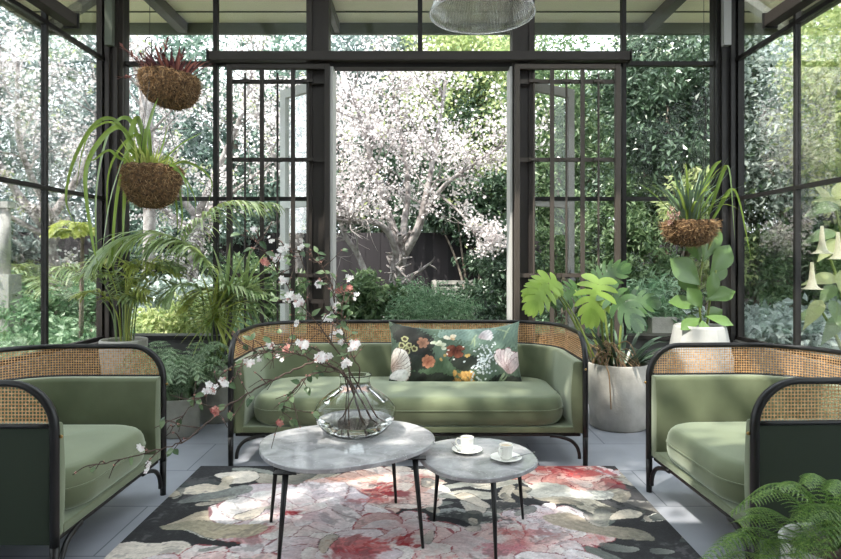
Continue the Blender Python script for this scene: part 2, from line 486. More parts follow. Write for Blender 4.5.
# corner and wide posts
def post(x0, x1, kindn, steps, m=M['metal'], z0=0, z1=3.5):
    b = MB()
    n = len(steps); wd = (x1-x0)/n
    for i, dy in enumerate(steps):
        b.box(x0+wd*i, x0+wd*(i+1), YB-.06-dy, YB+.06, z0, z1)
    return b.build(kindn, m, kind=ST)
post(-2.68, -2.46, 'trim_1', [.0, .03, .0, .045, .015, .03, 0])
post(-.927, -.741, 'trim_2', [.02, 0, 0, .02])
post(.783, .969, 'trim_3', [.02, 0, 0, .02])
post(2.485, 2.72, 'trim_4', [0, .03, .015, .045, 0, .03, 0], M['metal_dark'])
MB().box(-1.716, -1.686, YB-.03, YB+.03, WH, 3.5).build('trim_5', M['metal_dark'], kind=ST)
MB().box(1.714, 1.744, YB-.03, YB+.03, WH, 3.5).build('trim_6', M['metal_dark'], kind=ST)
MB().box(-.002, .036, YB-.03, YB+.03, 2.9, 3.5).build('trim_7', M['metal_dark'], kind=ST)
MB().box(-.741, .783, YB-.06, YB+.06, 2.79, 2.9).build('trim_8', M['metal_dark'], kind=ST)      # lintel of the opening
for i, (a, b_) in enumerate(((-.741, -.705), (.765, .783))):
    j = MB(); j.box(a, b_, YB-.075, YB+.12, 0, 2.79)
    j.build('trim_%d' % (9+i), M['jamb'], kind=ST)
MB().box(-2.46, -.93, YB-.1, YB+.08, WH, WH+.035).build('trim_11', M['metal_dark'], kind=ST)
MB().box(.97, 2.485, YB-.1, YB+.08, WH, WH+.035).build('trim_12', M['metal_dark'], kind=ST)
MB().box(XL-.1, XR+.1, YB-.07, YB+.07, 3.5, 3.62).build('trim_13', M['metal'], kind=ST)
# thin slotted strips hanging at the top of the corner posts
s = MB(); s.box(2.50, 2.56, YB-.16, YB-.115, 2.94, 3.5); s.build('trim_14', pbr('galvanised', srgb(150,150,148), .5, .3), kind=ST)
s = MB(); s.box(-2.56, -2.50, YB-.16, YB-.115, 2.94, 3.5); s.build('trim_15', M['eave'], kind=ST)

wn = [0]
def window(frame_boxes, pane_box, m=M['metal_dark']):
    wn[0] += 1
    b = MB()
    for q in frame_boxes: b.box(*q)
    o = b.build('window_%d' % wn[0], m, kind=ST)
    for p in pane_box:
        MB().box(*p).build('pane', M['glass'], o)
    return o
y0, y1, gy0, gy1 = YB-.025, YB+.025, YB-.003, YB+.003
for (a, b_) in ((-2.46, -1.716), (-1.686, -.927), (.969, 1.714), (1.744, 2.485)):
    fr = [(a, b_, y0, y1, 1.68, 1.712), (a, b_, y0, y1, 2.815, 2.85), (a, b_, y0, y1, 3.46, 3.5),
          (a, a+.004, y0, y1, WH+.035, 3.46), (b_-.004, b_, y0, y1, WH+.035, 3.46)]
    window(fr, [(a+.004, b_-.004, gy0, gy1, WH+.035, 1.68), (a+.004, b_-.004, gy0, gy1, 1.712, 2.815), (a+.004, b_-.004, gy0, gy1, 2.85, 3.46)])
for (a, b_) in ((-.741, -.002), (.036, .783)):
    window([(a, b_, y0, y1, 3.46, 3.5)], [(a, b_, gy0, gy1, 2.9, 3.46)])
ys = [5.14, 4.33, 3.46, 2.6, 1.74, .88, .02, -1.0]
for X in (XL, XR):
    for k in range(len(ys)-1):
        b_, a = ys[k], ys[k+1]
        fr = [(X-.018, X+.018, a, b_, z-.015, z+.015) for z in (WH+.017, 1.69, 2.85, 3.48)]
        fr.append((X-.019, X+.019, a-.014, a+.014, WH, 3.5))
        window(fr, [(X-.003, X+.003, a+.014, b_-.014, WH+.034, 1.673), (X-.003, X+.003, a+.014, b_-.014, 1.707, 2.833), (X-.003, X+.003, a+.014, b_-.014, 2.867, 3.463)])
# unseen roof shaped for light: solid strip at the back, glazing ahead admits sky
MB().box(XL-.1, XR+.1, 4.3, YB+.07, 3.62, 3.68).build('ceiling', M['soffit'], kind=ST)
for k in range(6):
    x = XL + (XR-XL)*k/5
    MB().box(x-.03, x+.03, -1.05, 4.3, 3.56, 3.66).build('trim_%d' % (16+k), M['metal'], kind=ST)
for X, n in ((XL, 22), (XR, 23)):
    MB().box(X-.05, X+.05, -1.05, YB-.07, 3.5, 3.56).build('trim_%d' % n, M['metal'], kind=ST)
rg = MB().box(XL, XR, -1.05, 4.3, 3.66, 3.672).build('window_30', M['glass'], kind=ST)
# eaves outside
EY, EX = 6.15, 3.68
e = MB()
e.box(-EX, EX, YB+.08, EY, 3.53, 3.56)
o = e.build('trim_24', M['soffit'], kind=ST)
e = MB(); e.box(-EX, XL-.1, -1.1, YB+.08, 3.53, 3.56); e.build('trim_25', M['soffit'], kind=ST)
e = MB(); e.box(XR+.1, EX, -1.1, YB+.08, 3.53, 3.56); e.build('trim_26', M['soffit'], kind=ST)
b = MB()
for y in (5.5, 5.83): b.box(-EX, EX, y-.007, y+.007, 3.52, 3.53)
b.build('trim_27', M['eave'], kind=ST)
b = MB(); b.box(-EX, EX, EY-.04, EY, 3.42, 3.56); b.build('trim_28', M['eave'], kind=ST)
b = MB(); b.box(-EX, -EX+.04, -1.1, EY-.04, 3.42, 3.56); b.build('trim_29', M['eave'], kind=ST)
b = MB(); b.box(EX-.04, EX, -1.1, EY-.04, 3.42, 3.56); b.build('trim_30', M['eave'], kind=ST)
n = 31
for (x, wd) in ((-2.33, .09), (-.8, .05), (.9, .05), (2.28, .09)):
    MB().box(x-wd/2, x+wd/2, YB+.08, EY-.04, 3.43, 3.53).build('trim_%d' % n, M['eavebeam'], kind=ST); n += 1
for sx in (-1, 1):
    MB().bar((sx*2.75, YB+.12, 3.47), (sx*3.6, EY-.1, 3.47), .07, .08).build('trim_%d' % n, M['plaster'] if sx > 0 else M['eavebeam'], kind=ST); n += 1
# ---- sliding tracks
def track(label, p0, p1, w_, h_):
    t = thing('sliding_track', label, 'track', tuple((Vector(p0)+Vector(p1))/2), 0, 'sliding tracks on the window walls')
    b = MB(); b.bar(p0, p1, w_, h_); bevel(b.build('rail_cover', M['metal'], t), .006)
    d = (Vector(p1)-Vector(p0)).normalized()
    for p, s_ in ((p0, -1), (p1, 1)):
        q = MB(); q.bar(Vector(p)+d*s_*.0, Vector(p)+d*s_*.012, w_+.02, h_+.02); q.build('end_cap', M['metal_dark'], t)
track('long brown metal sliding track spanning above the garden doorway', (-1.72, YB-.11, 2.858), (1.74, YB-.11, 2.858), .08, .075)
track('brown metal sliding track high along the left window wall', (XL+.09, 4.5, 2.93), (XL+.09, 1.2, 2.93), .09, .09)
track('brown metal sliding track high along the right window wall', (XR-.09, 4.5, 2.93), (XR-.09, 1.2, 2.93), .09, .09)
# ---- sliding security gates
def gate(label, x0, x1, thick, thin, m):
    Yg = YB-.12
    t = thing('sliding_gate', label, 'gate', ((x0+x1)/2, Yg, 0), 0, 'sliding gates beside the doorway')
    b = MB(); fw = .042
    b.box(x0, x0+fw, Yg-.022, Yg+.022, .0, 2.79); b.box(x1-fw, x1, Yg-.022, Yg+.022, 0, 2.79)
    b.box(x0+fw, x1-fw, Yg-.022, Yg+.022, 2.75, 2.79); b.box(x0+fw, x1-fw, Yg-.022, Yg+.022, .0, .05)
    bevel(b.build('gate_frame', m, t), .004)
    for x in thick:
        MB().box(x-.016, x+.016, Yg-.012, Yg+.012, .05, 2.75).build('bar', m, t)
    for x in thin:
        MB().tube([(x, Yg, .05), (x, Yg, 2.72)], .009, 8).build('rod', m, t)
    for z in (2.655, 2.01, 1.055, .84, .35):
        MB().box(x0+fw, x1-fw, Yg+.013, Yg+.026, z-.017, z+.017).build('rail', m, t)
        if z == .84: continue
        for x in thin:
            q = MB(); q.box(x-.04, x+.04, Yg-.016, Yg+.012, z-.012, z+.012); q.build('clip', m, t)
cv = lambda px: (px-418)*(YB-.12)/FOC
gate('dark barred sliding metal gate left of the garden doorway', cv(227), cv(330), [cv(262), cv(293)], [cv(245), cv(277.5), cv(308)], M['metal'])
gate('brown barred sliding metal gate right of the garden doorway', cv(514.5), cv(620), [cv(552), cv(582.5)], [cv(534), cv(566.5), cv(598.5)], M['gate'])
# ---- french door leaves standing open outside
def leaf(name, hx, hy, fx, fy, m, mi):
    d = Vector((fx-hx, fy-hy, 0)); L = d.length; d.normalize()
    up = Vector((0, 0, 1))
    def seg(u0, u1, z0, z1, th, mm, nm, par):
        b = MB(); c = Vector((hx, hy, 0)) + d*((u0+u1)/2) + up*((z0+z1)/2)
        b.obox(c, d, Vector((-d.y, d.x, 0)), (u1-u0)/2, th/2, (z1-z0)/2)
        return b.build(nm, mm, par, kind=ST if par is None else None)
    b = MB()
    for (u0, u1, z0, z1) in ((0, .075, .03, 2.76), (L-.075, L, .03, 2.76), (.075, L-.075, 2.68, 2.76), (.075, L-.075, .03, .32), (.075, L-.075, 1.66, 1.73)):
        b.obox(Vector((hx, hy, 0)) + d*((u0+u1)/2) + up*((z0+z1)/2), d, Vector((-d.y, d.x, 0)), (u1-u0)/2, .022, (z1-z0)/2)
    o = b.build(name, m, kind=ST)
    seg(.075, L-.075, .32, 1.66, .006, M['glass'], 'pane', o); seg(.075, L-.075, 1.73, 2.68, .006, M['glass'], 'pane', o)
    b = MB(); c = Vector((hx, hy, 1.0)) + d*(L-.04)
    nn = Vector((-d.y, d.x, 0)); nn = nn if nn.y < 0 else -nn
    b.obox(c + nn*.026, d, nn, .02, .005, .09); b.obox(c + nn*.05 + d*(-.03), d, nn, .05, .01, .01); b.obox(c + nn*.035, d, nn, .01, .016, .01)
    b.build('door_handle', M['steel'], o)
leaf('door_1', -.76, YB+.14, -1.27, 5.76, M['doorwhite'], 0)
leaf('door_2', .80, YB+.14, 1.44, 5.74, M['doorgrey'], 1)

M['panel'] = pbr('dark green outer cloth', srgb(44, 54, 41), .8)
# =============================================================== SOFAS
def upath(hw, D, R, o, y0=0.0, n=12, ns=10):
    pts = []
    for i in range(ns): pts.append((-hw+o, y0 + (D-R-y0)*i/ns))
    for i in range(n+1):
        a = PI - PI/2*i/n; pts.append((-hw+R + (R-o)*math.cos(a), D-R + (R-o)*math.sin(a)))
    k = max(2, int((2*hw-2*R)/.08))
    for i in range(1, k): pts.append((-hw+R + (2*hw-2*R)*i/k, D-o))
    for i in range(n+1):
        a = PI/2 - PI/2*i/n; pts.append((hw-R + (R-o)*math.cos(a), D-R + (R-o)*math.sin(a)))
    for i in range(1, ns+1): pts.append((hw-o, D-R - (D-R-y0)*i/ns))
    return pts

def sofa(name, label, cat, loc, rz, W, D=.80, H=.762, R=.34, group=None):
    hw = W/2; t = thing(name, label, cat, loc, rz, group)
    Rf = .16; ft = .0125
    # bent wood frame
    plan = upath(hw, D, R, 0, Rf)
    pts = [(-hw, 0, .17)] + [(-hw, 0, .17+(H-ft-Rf-.17)*i/6) for i in range(1, 6)]
    for i in range(0, 9):
        a = PI/2*i/8; pts.append((-hw, Rf - Rf*math.cos(a), H-ft-Rf + Rf*math.sin(a)))
    pts += [(x, y, H-ft) for x, y in plan[1:-1]]
    for i in range(8, -1, -1):
        a = PI/2*i/8; pts.append((hw, Rf - Rf*math.cos(a), H-ft-Rf + Rf*math.sin(a)))
    pts += [(hw, 0, .17+(H-ft-Rf-.17)*i/6) for i in range(5, -1, -1)]
    rr = [ft if p[2] > H-ft-.02 else .0165 for p in pts]
    rr = [rr[i] if 3 < i < len(rr)-4 else .0165 for i in range(len(rr))]
    for _ in range(3): rr = [rr[0]] + [(rr[i-1]+rr[i]+rr[i+1])/3 for i in range(1, len(rr)-1)] + [rr[-1]]
    MB().tube(pts, rr, 12).build('frame', M['black'], t, smooth=True, local=True)
    # slim outer rail under the cane
    p2 = [(x, y, .598) for x, y in upath(hw, D, R, 0, .01)]
    MB().tube(p2, .009, 8).build('cane_rail', M['black'], t, smooth=True, local=True)
    # cane
    c = MB(); c.uv = []; al = 0; pl = upath(hw, D, R, .003, .004, 16, 24)
    for i, (x, y) in enumerate(pl):
        if i: al += math.hypot(x-pl[i-1][0], y-pl[i-1][1])
        zt = H-ft if y > Rf else H-ft-Rf + math.sqrt(max(Rf*Rf-(Rf-y)**2, 0))
        zt = max(zt, .601)
        for k in range(2):
            z = .598 + (zt-.598)*k
            c.v.append((x, y, z)); c.uv.append((al, z))
        if i: b = (i-1)*2; c.f.append((b, b+2, b+3, b+1))
    cn = c.build('cane_panel', M['cane'], t, smooth=True, local=True)
    # upholstered shell: swept rounded section
    th = .062; z0, z1 = .188, .600
    sec = []
    r = .02
    for (co, cz, a0) in ((th-r, z1-r, 0), (r*.5, z1-r, 90), (r*.5, z0+r, 180), (th-r, z0+r, 270)):
        for k in range(5):
            a = math.radians(a0 + 90*k/4); rx = r if a0 in (0, 270) else r*.5
            sec.append((co + rx*math.cos(a), cz + r*math.sin(a)))
    # soft belly on the inside face
    s2 = []
    for i, (a, z) in enumerate(sec):
        s2.append((a, z))
        if i == len(sec)-1:
            for k in range(1, 6):
                zz = z + (sec[0][1]-z)*k/6; s2.append((th + .012*math.sin(PI*k/6), zz))
    sec = s2; ns = len(sec)
    base = upath(hw, D, R, 0, .006, 14, 12)
    m = MB(); N = len(base)
    rowsets = []
    for (o_, z) in sec:
        rowsets.append((upath(hw, D, R, o_+.006, .006, 14, 12), z))
    for i in range(N):
        for j in range(ns):
            x, y = rowsets[j][0][i]; m.v.append((x, y, rowsets[j][1]))
    for i in range(N-1):
        for j in range(ns):
            j2 = (j+1) % ns; m.f.append((i*ns+j, i*ns+j2, (i+1)*ns+j2, (i+1)*ns+j))
    m.f.append(tuple(reversed(range(ns)))); m.f.append(tuple((N-1)*ns+j for j in range(ns)))
    o = m.build('upholstered_shell', M['velvet'], t, smooth=True, local=True); bevel(o, .012, 3)
    m = MB(); m_o = upath(hw, D, R, -.001, .012, 14, 12)
    for (x, y) in m_o: m.v += [(x, y, .176), (x, y, .596)]
    m_i = upath(hw, D, R, .010, .012, 14, 12)
    for (x, y) in m_i: m.v += [(x, y, .176), (x, y, .596)]
    n_ = len(m_o)
    for i in range(n_-1):
        a, b_ = 2*i, 2*(n_+i); m.f += [(a, a+2, a+3, a+1), (b_+1, b_+3, b_+2, b_), (a+1, a+3, b_+3, b_+1), (b_, b_+2, a+2, a)]
    m.f += [(0, 1, 2*n_+1, 2*n_), (2*(n_-1), 2*(2*n_-1), 2*(2*n_-1)+1, 2*(n_-1)+1)]
    m.build('outer_panel', M['panel'], t, smooth=False, local=True)
    # seat base and cushion
    def apron(x_in, y0_, dd, rr0, z0_, z1_, mat, nm):
        m = MB(); w_ = hw-x_in; r_ = rr0; pl_ = [(-w_, y0_), (w_, y0_)]
        for k in range(11):
            an = PI/2*k/10; pl_.append((w_-r_+r_*math.cos(an), dd-r_+r_*math.sin(an)))
        for k in range(11):
            an = PI/2+PI/2*k/10; pl_.append((-w_+r_+r_*math.cos(an), dd-r_+r_*math.sin(an)))
        n_ = len(pl_); m.v = [(x, y, z0_) for x, y in pl_] + [(x, y, z1_) for x, y in pl_]
        m.f = [tuple(reversed(range(n_))), tuple(range(n_, 2*n_))] + [(k, (k+1) % n_, n_+(k+1) % n_, n_+k) for k in range(n_)]
        return bevel(m.build(nm, mat, t, local=True), .006, 3)
    apron(.062, .004, D-.062, R-.062, .19, .225, M['velvet'], 'seat_base')
    apron(.022, .012, D-.05, R-.05, .168, .189, M['black'], 'base_board')
    m = MB(); lay = []
    h0, h1 = .224, .392; rm = (h1-h0)/2
    for k in range(0, 13):
        a = -PI/2 + PI*k/12; cz = max(math.cos(a), 0)**.62; sz = math.copysign(abs(math.sin(a))**.8, math.sin(a)); lay.append((rm*.8*(1-cz), (h0+h1)/2 + rm*sz))
    for ins, dz in ((.16, .008), (.24, .013), (.31, .016), (.345, .017)): lay.append((ins, h1+dz))
    lay = [(.30, h0)] + lay
    hy = (D-.09)/2
    loft_pad(m, 0, hy - .014, hw-.095, hy, .18, lay, 12)
    cu = m.build('seat_cushion', M['velvet'], t, smooth=True, local=True)
    pp = []
    for sgn in (1,):
        for (sx, sy, a0) in ((1, 1, 0), (-1, 1, 90), (-1, -1, 180), (1, -1, 270)):
            for k in range(9):
                an = math.radians(a0+90*k/8); a_ = hw-.095; rp = .18
                pp.append((sx*(a_-rp)+(rp+.001)*math.cos(an), hy-.014+sy*(hy-rp)+(rp+.001)*math.sin(an), (h0+h1)/2+.012))
    pp.append(pp[0])
    MB().tube(pp, .003, 6).build('piping', M['velvet'], cu, smooth=True, local=True)
    # legs and curved brackets
    for sx in (-1, 1):
        MB().tube([(sx*hw, 0, .19), (sx*hw, 0, 0)], [.0165, .0145], 12).build('leg', M['black'], t, smooth=True, local=True)
        MB().tube([(sx*(hw-.16), D-.06, .19), (sx*(hw-.13), D-.035, 0)], [.0165, .013], 12).build('leg', M['black'], t, smooth=True, local=True)
        q = [(sx*(hw-.034), .0, .045), (sx*(hw-.036), .0, .075), (sx*(hw-.05), .002, .115), (sx*(hw-.085), .006, .148), (sx*(hw-.15), .012, .168), (sx*(hw-.2), .015, .172)]
        MB().tube(spline(q, 4), .0105, 8).build('bracket', M['black'], t, smooth=True, local=True)
        MB().sphere((sx*(hw-.004), -.021, .56), .007, 8, 5).build('brass_pin', pbr('brass', srgb(170,140,90), .35, 1), t, local=True)
    return t
sofa('sofa', 'long green velvet sofa with cane back and black frame facing the coffee tables', 'sofa', (-.057, 3.54, 0), 0, 2.035)
sofa('armchair', 'green velvet armchair with cane top at left side of rug', 'armchair', (-1.287, 2.65, 0), PI/2, .93, group='pair of cane armchairs')
sofa('armchair', 'green velvet armchair with cane top at right side, behind the fern', 'armchair', (1.198, 2.69, 0), -PI/2+.035, .93, group='pair of cane armchairs')

# =============================================================== TABLES
def pebble(cx, cy, pts, z0, z1, n=72):
    """closed smooth outline through points"""
    P = [Vector((p[0], p[1], 0)) for p in pts]; m = len(P); out = []
    for i in range(m):
        a, b, c, d = P[i-1], P[i], P[(i+1) % m], P[(i+2) % m]
        for j in range(8):
            t = j/8; out.append(.5*((2*b)+(c-a)*t+(2*a-5*b+4*c-d)*t*t+(3*b-a-3*c+d)*t**3))
    ctr = sum(out, Vector())/len(out)
    mb = MB(); N = len(out)
    prof = [(-.006, z0), (0, z0+.004), (0, z1-.004), (-.004, z1)]
    for ins, z in prof:
        for p in out:
            d = (p-ctr).normalized(); q = p + d*ins; mb.v.append((q.x, q.y, z))
    for i in range(3):
        for k in range(N):
            k2 = (k+1) % N; mb.f.append((i*N+k, i*N+k2, (i+1)*N+k2, (i+1)*N+k))
    mb.f.append(tuple(range(3*N, 4*N))); mb.f.append(tuple(reversed(range(N))))
    return mb, ctr

def onplane(px, py, z):
    s = (py-259)/(EYE-z); Y = FOC/s
    return ((px-418)/s, Y)
RUGZ = .013
T1, T2 = .40, .335
out1 = [onplane(x, y, T1) for x, y in ((435, 437), (424, 448), (398, 457.5), (362, 464.5), (325, 468.5), (292, 467), (268, 459), (259, 447), (266, 436), (290, 429), (325, 423.5), (362, 419.5), (400, 421), (424, 427.5))]
t = thing('coffee_table', 'larger grey stone coffee table with black legs, holding the glass vase', 'table', (-.15, 2.7, RUGZ))
mb, c1 = pebble(0, 0, out1, T1-.022, T1); mb.build('tabletop', M['stone'], t)
for (tx, ty, bx, by) in ((276, 463, 271, 522), (285, 469, 278, 572), (391, 452, 396, 503), (412, 455, 423, 548)):
    B = onplane(bx, by, RUGZ)
    Tp = Vector((B[0], B[1], 0)); cc = Vector((c1.x, c1.y, 0)); Tq = Tp + (cc-Tp)*.10
    MB().tube([(Tq.x, Tq.y, T1-.022), (B[0], B[1], RUGZ)], [.0125, .0065], 10).build('leg', M['blackmetal'], t, smooth=True)
    MB().box(Tq.x-.045, Tq.x+.045, Tq.y-.02, Tq.y+.02, T1-.027, T1-.022).build('leg_plate', M['blackmetal'], t)
out2 = [onplane(x, y, T2) for x, y in ((538, 459.5), (530, 468), (510, 475), (482, 478.5), (452, 475), (430, 466.5), (419, 455), (424, 446.5), (442, 440), (470, 437.3), (500, 439.5), (526, 447.5))]
t = thing('side_table', 'smaller grey stone side table carrying two white coffee cups', 'table', (.26, 2.65, RUGZ))
mb, c2 = pebble(0, 0, out2, T2-.022, T2); mb.build('tabletop', M['stone'], t)
for (bx, by) in ((434, 521), (496, 563), (523, 519)):
    B = onplane(bx, by, RUGZ); Tp = Vector((B[0], B[1], 0)); cc = Vector((c2.x, c2.y, 0)); Tq = Tp + (cc-Tp)*.12
    MB().tube([(Tq.x, Tq.y, T2-.022), (B[0], B[1], RUGZ)], [.0115, .006], 10).build('leg', M['blackmetal'], t, smooth=True)

# cups on saucers: saucer, cup (handle) and spoon
def saucer(p, label):
    prof = [(.0, .004), (.026, .004), (.03, .0), (.034, .002), (.05, .008), (.066, .015), (.0675, .0165), (.065, .0175), (.048, .0115), (.03, .0075), (.0, .0065)]
    b = MB(); b.lathe([(max(r, .0005), z) for r, z in prof], (p[0], p[1], p[2]), 40)
    o = b.build('saucer', M['china'], smooth=True); return tag(o, label, 'saucer', 'white saucers on the side table')
def cup(p, label, ang, flutes=18):
    b = MB(); prof = [(.0005, 0), (.019, 0), (.0215, .002), (.025, .012), (.0275, .03), (.0295, .056), (.0300, .0605), (.0290, .061), (.0275, .056), (.0250, .03), (.021, .01), (.0005, .007)]
    nn = 72; vs = []; 
    for i, (r, z) in enumerate(prof):
        for k in range(nn):
            a = 2*PI*k/nn; rr = r*(1 + (.018*math.cos(a*flutes) if 3 <= i <= 6 else 0)); vs.append((p[0]+rr*math.cos(a), p[1]+rr*math.sin(a), p[2]+z))
    fs = [(i*nn+k, i*nn+(k+1) % nn, (i+1)*nn+(k+1) % nn, (i+1)*nn+k) for i in range(len(prof)-1) for k in range(nn)]
    b.add(vs, fs)
    t = tag(b.build('coffee_cup', M['china'], smooth=True), label, 'cup', 'white cups on the side table')
    d = Vector((math.cos(ang), math.sin(ang), 0)); c = Vector(p)
    q = [c+d*.0275+Vector((0,0,.05)), c+d*.042+Vector((0,0,.053)), c+d*.05+Vector((0,0,.04)), c+d*.042+Vector((0,0,.024)), c+d*.0255+Vector((0,0,.018))]
    MB().tube(spline(q, 5), .0033, 8).build('handle', M['china'], t, smooth=True)
    b = MB(); b.lathe([(.0005, .052), (.0275, .052)], p, 32); b.build('coffee', pbr('crema', srgb(200, 178, 150), .4), t)
    return t
a1 = onplane(467, 450.5, T2+.008); a2 = onplane(506, 458.5, T2+.008)
p1 = (a1[0], a1[1], T2); p2_ = (a2[0], a2[1], T2)
saucer(p1, 'white saucer under the left coffee cup, nearer the sofa'); saucer(p2_, 'white saucer under the right coffee cup, with a spoon on its rim')
cup((p1[0], p1[1], T2+.0078), 'white fluted coffee cup on the left of the side table', PI*.97)
cup((p2_[0], p2_[1], T2+.0078), 'white fluted coffee cup on the right of the side table, spoon beside', PI*1.25)
def spoon(p0, p1, label):
    p0 = Vector(p0); p1 = Vector(p1); d = (p1-p0).normalized(); s_ = Vector((-d.y, d.x, 0))
    b = MB(); b.tube([p0, p0+(p1-p0)*.5, p1], [.0012, .0016, .0026], 6)
    vs = []; fs = []
    for i in range(6):
        u = -.013 + .026*i/5
        for j in range(5):
            v = -1 + 2*j/4; wv = .0085*math.sqrt(max(1-(u/.0135)**2, 0))*v
            vs.append(p0 - d*.012 + d*u + s_*wv + Vector((0, 0, -.003*(1-v*v)*(1-(u/.0135)**2)+.001)))
            if i and j: a = (i-1)*5+j-1; fs.append((a, a+1, a+6, a+5))
    b.add(vs, fs)
    tag(b.build('teaspoon', M['steel'], smooth=True), label, 'spoon', 'teaspoons on the saucers')
spoon((p2_[0]+.048, p2_[1]-.0, T2+.0165), (p2_[0]+.128, p2_[1]+.028, T2+.027), 'small steel teaspoon resting on the right saucer')
spoon((p1[0]-.04, p1[1]-.025, T2+.016), (p1[0]-.062, p1[1]+.06, T2+.025), 'small steel teaspoon resting on the left saucer')

# vase
VX, VY, VZ = -.285, 2.80, T1
m, nt, out = newmat('clear glass')
gb = nt.nodes.new('ShaderNodeBsdfPrincipled'); gb.inputs['Base Color'].default_value = (.985, 1, .985, 1); gb.inputs['Transmission Weight'].default_value = 1
gb.inputs['Roughness'].default_value = 0; gb.inputs['IOR'].default_value = 1.18
nt.links.new(gb.outputs['BSDF'], out.inputs['Surface']); M['clear'] = m
outp = [(.0005, .0), (.10, .0), (.118, .004), (.145, .022), (.172, .055), (.183, .085), (.184, .105), (.176, .128), (.152, .155), (.115, .182), (.085, .200), (.071, .214), (.067, .232), (.068, .248), (.0725, .262), (.074, .266)]
inp = [(.0725, .267), (.070, .262), (.0655, .248), (.0645, .232), (.068, .216), (.083, .2035), (.113, .1855), (.149, .158), (.173, .130), (.181, .105), (.180, .085), (.169, .057), (.142, .026), (.115, .010), (.098, .008), (.0005, .008)]
vase = MB().lathe([(r*1.0, z) for r, z in outp+inp], (VX, VY, VZ), 64).build('glass_vase', M['clear'], smooth=True)
tag(vase, 'wide clear glass vase with short neck holding blossom branches', 'vase')
wt = MB().lathe([(.0005, .0085), (.098, .0085), (.115, .0105), (.1415, .0265), (.1685, .0575), (.1715, .062), (.0005, .062)], (VX, VY, VZ), 64)
m, nt, out = newmat('water'); gb = nt.nodes.new('ShaderNodeBsdfPrincipled'); gb.inputs['Transmission Weight'].default_value = 1
gb.inputs['Roughness'].default_value = 0; gb.inputs['IOR'].default_value = 1.2; nt.links.new(gb.outputs['BSDF'], out.inputs['Surface'])
wt.build('water', m, vase, smooth=False)

# =============================================================== RUG
def painter(nx, ny, x0, x1, y0, y1, base, warp=.012, seed=3):
    rg = np.random.RandomState(seed)
    gx, gy = np.meshgrid(np.linspace(x0, x1, nx), np.linspace(y0, y1, ny))
    wx = gx.copy(); wy = gy.copy()
    for k in range(10):
        fx, fy, ph = rg.uniform(-1, 1)*(9+5*k), rg.uniform(-1, 1)*(9+5*k), rg.uniform(0, 6.28)
        a = warp/(1+.45*k)
        wx += a*np.sin(gx*fx+gy*fy+ph); wy += a*np.cos(gx*fy-gy*fx+ph*1.7)
    col = np.zeros((ny, nx, 3)); col[:] = base[:3]
    fine = np.zeros_like(gx)
    for k in range(14):
        f = rg.uniform(60, 320); an = rg.uniform(0, 6.28)
        fine += np.sin((gx*math.cos(an)+gy*math.sin(an))*f + 3*np.sin(gx*rg.uniform(10,40)+gy*rg.uniform(10,40)))
    fine /= 5
    return dict(gx=gx, gy=gy, wx=wx, wy=wy, col=col, fine=fine, rg=rg, nx=nx, ny=ny)
def petal(P, cx, cy, ang, L, W, c_in, c_out, edge=None, veins=0, alpha=1, edgew=.1):
    """petal from base (cx,cy) outwards"""
    dx = P['wx']-cx; dy = P['wy']-cy; ca, sa = math.cos(ang), math.sin(ang)
    u = (dx*ca+dy*sa)/L; v = (-dx*sa+dy*ca)/W
    uu = (u-.5)*2
    wid = np.sqrt(np.clip(1-uu**2, 0, 1))*(.62+.38*np.clip(u, 0, 1))
    wid = wid*(1+.06*P['fine'])
    m = (u > 0) & (u < 1) & (np.abs(v) < wid)
    if not m.any(): return
    t = np.clip(u[m] + .08*P['fine'][m], 0, 1)[:, None]
    c = np.array(c_in[:3])*(1-t)**1.3 + np.array(c_out[:3])*(1-(1-t)**1.3)
    if veins:
        vv = np.sin(v[m]/np.maximum(wid[m], .1)*veins + P['fine'][m]*.6)[:, None]
        c = c*(1-.10*(vv > .55))
    if edge is not None:
        e = (np.abs(v[m])/np.maximum(wid[m], .02) > 1-edgew)[:, None] | (u[m] > 1-edgew*.5)[:, None]
        c = np.where(e, np.array(edge[:3]), c)
    P['col'][m] = P['col'][m]*(1-alpha) + c*alpha
def blob(P, cx, cy, rx, ry, c, alpha=1, ang=0, rough=.25):
    dx = P['wx']-cx; dy = P['wy']-cy; ca, sa = math.cos(ang), math.sin(ang)
    d = ((dx*ca+dy*sa)/rx)**2 + ((-dx*sa+dy*ca)/ry)**2
    m = d < 1 + rough*P['fine']
    P['col'][m] = P['col'][m]*(1-alpha) + np.array(c[:3])*alpha
def flower(P, cx, cy, R, pal, rings=4, n=9, asp=1.0, seed=0, core=None):
    rr = random.Random(seed)
    for k in range(rings):
        r1 = R*(1-.21*k); cnt = n - k
        for i in range(cnt):
            a = 2*PI*(i+.5*k)/cnt + rr.uniform(-.25, .25)
            L = r1*rr.uniform(.78, 1.05)
            petal(P, cx, cy, a, L, L*rr.uniform(.30, .42), pal[0], rr.choice(pal[1:-1]), pal[-1] if rr.random() < .75 else None, rr.choice([0, 9, 14]), edgew=.07)
    if core is not None:
        for i in range(26):
            a = rr.uniform(0, 6.28); d = rr.uniform(0, .27)*R
            blob(P, cx+d*math.cos(a), cy+d*math.sin(a), rr.uniform(.03, .10)*R, rr.uniform(.02, .05)*R, rr.choice(core), .85, rr.uniform(0, 3), .5)

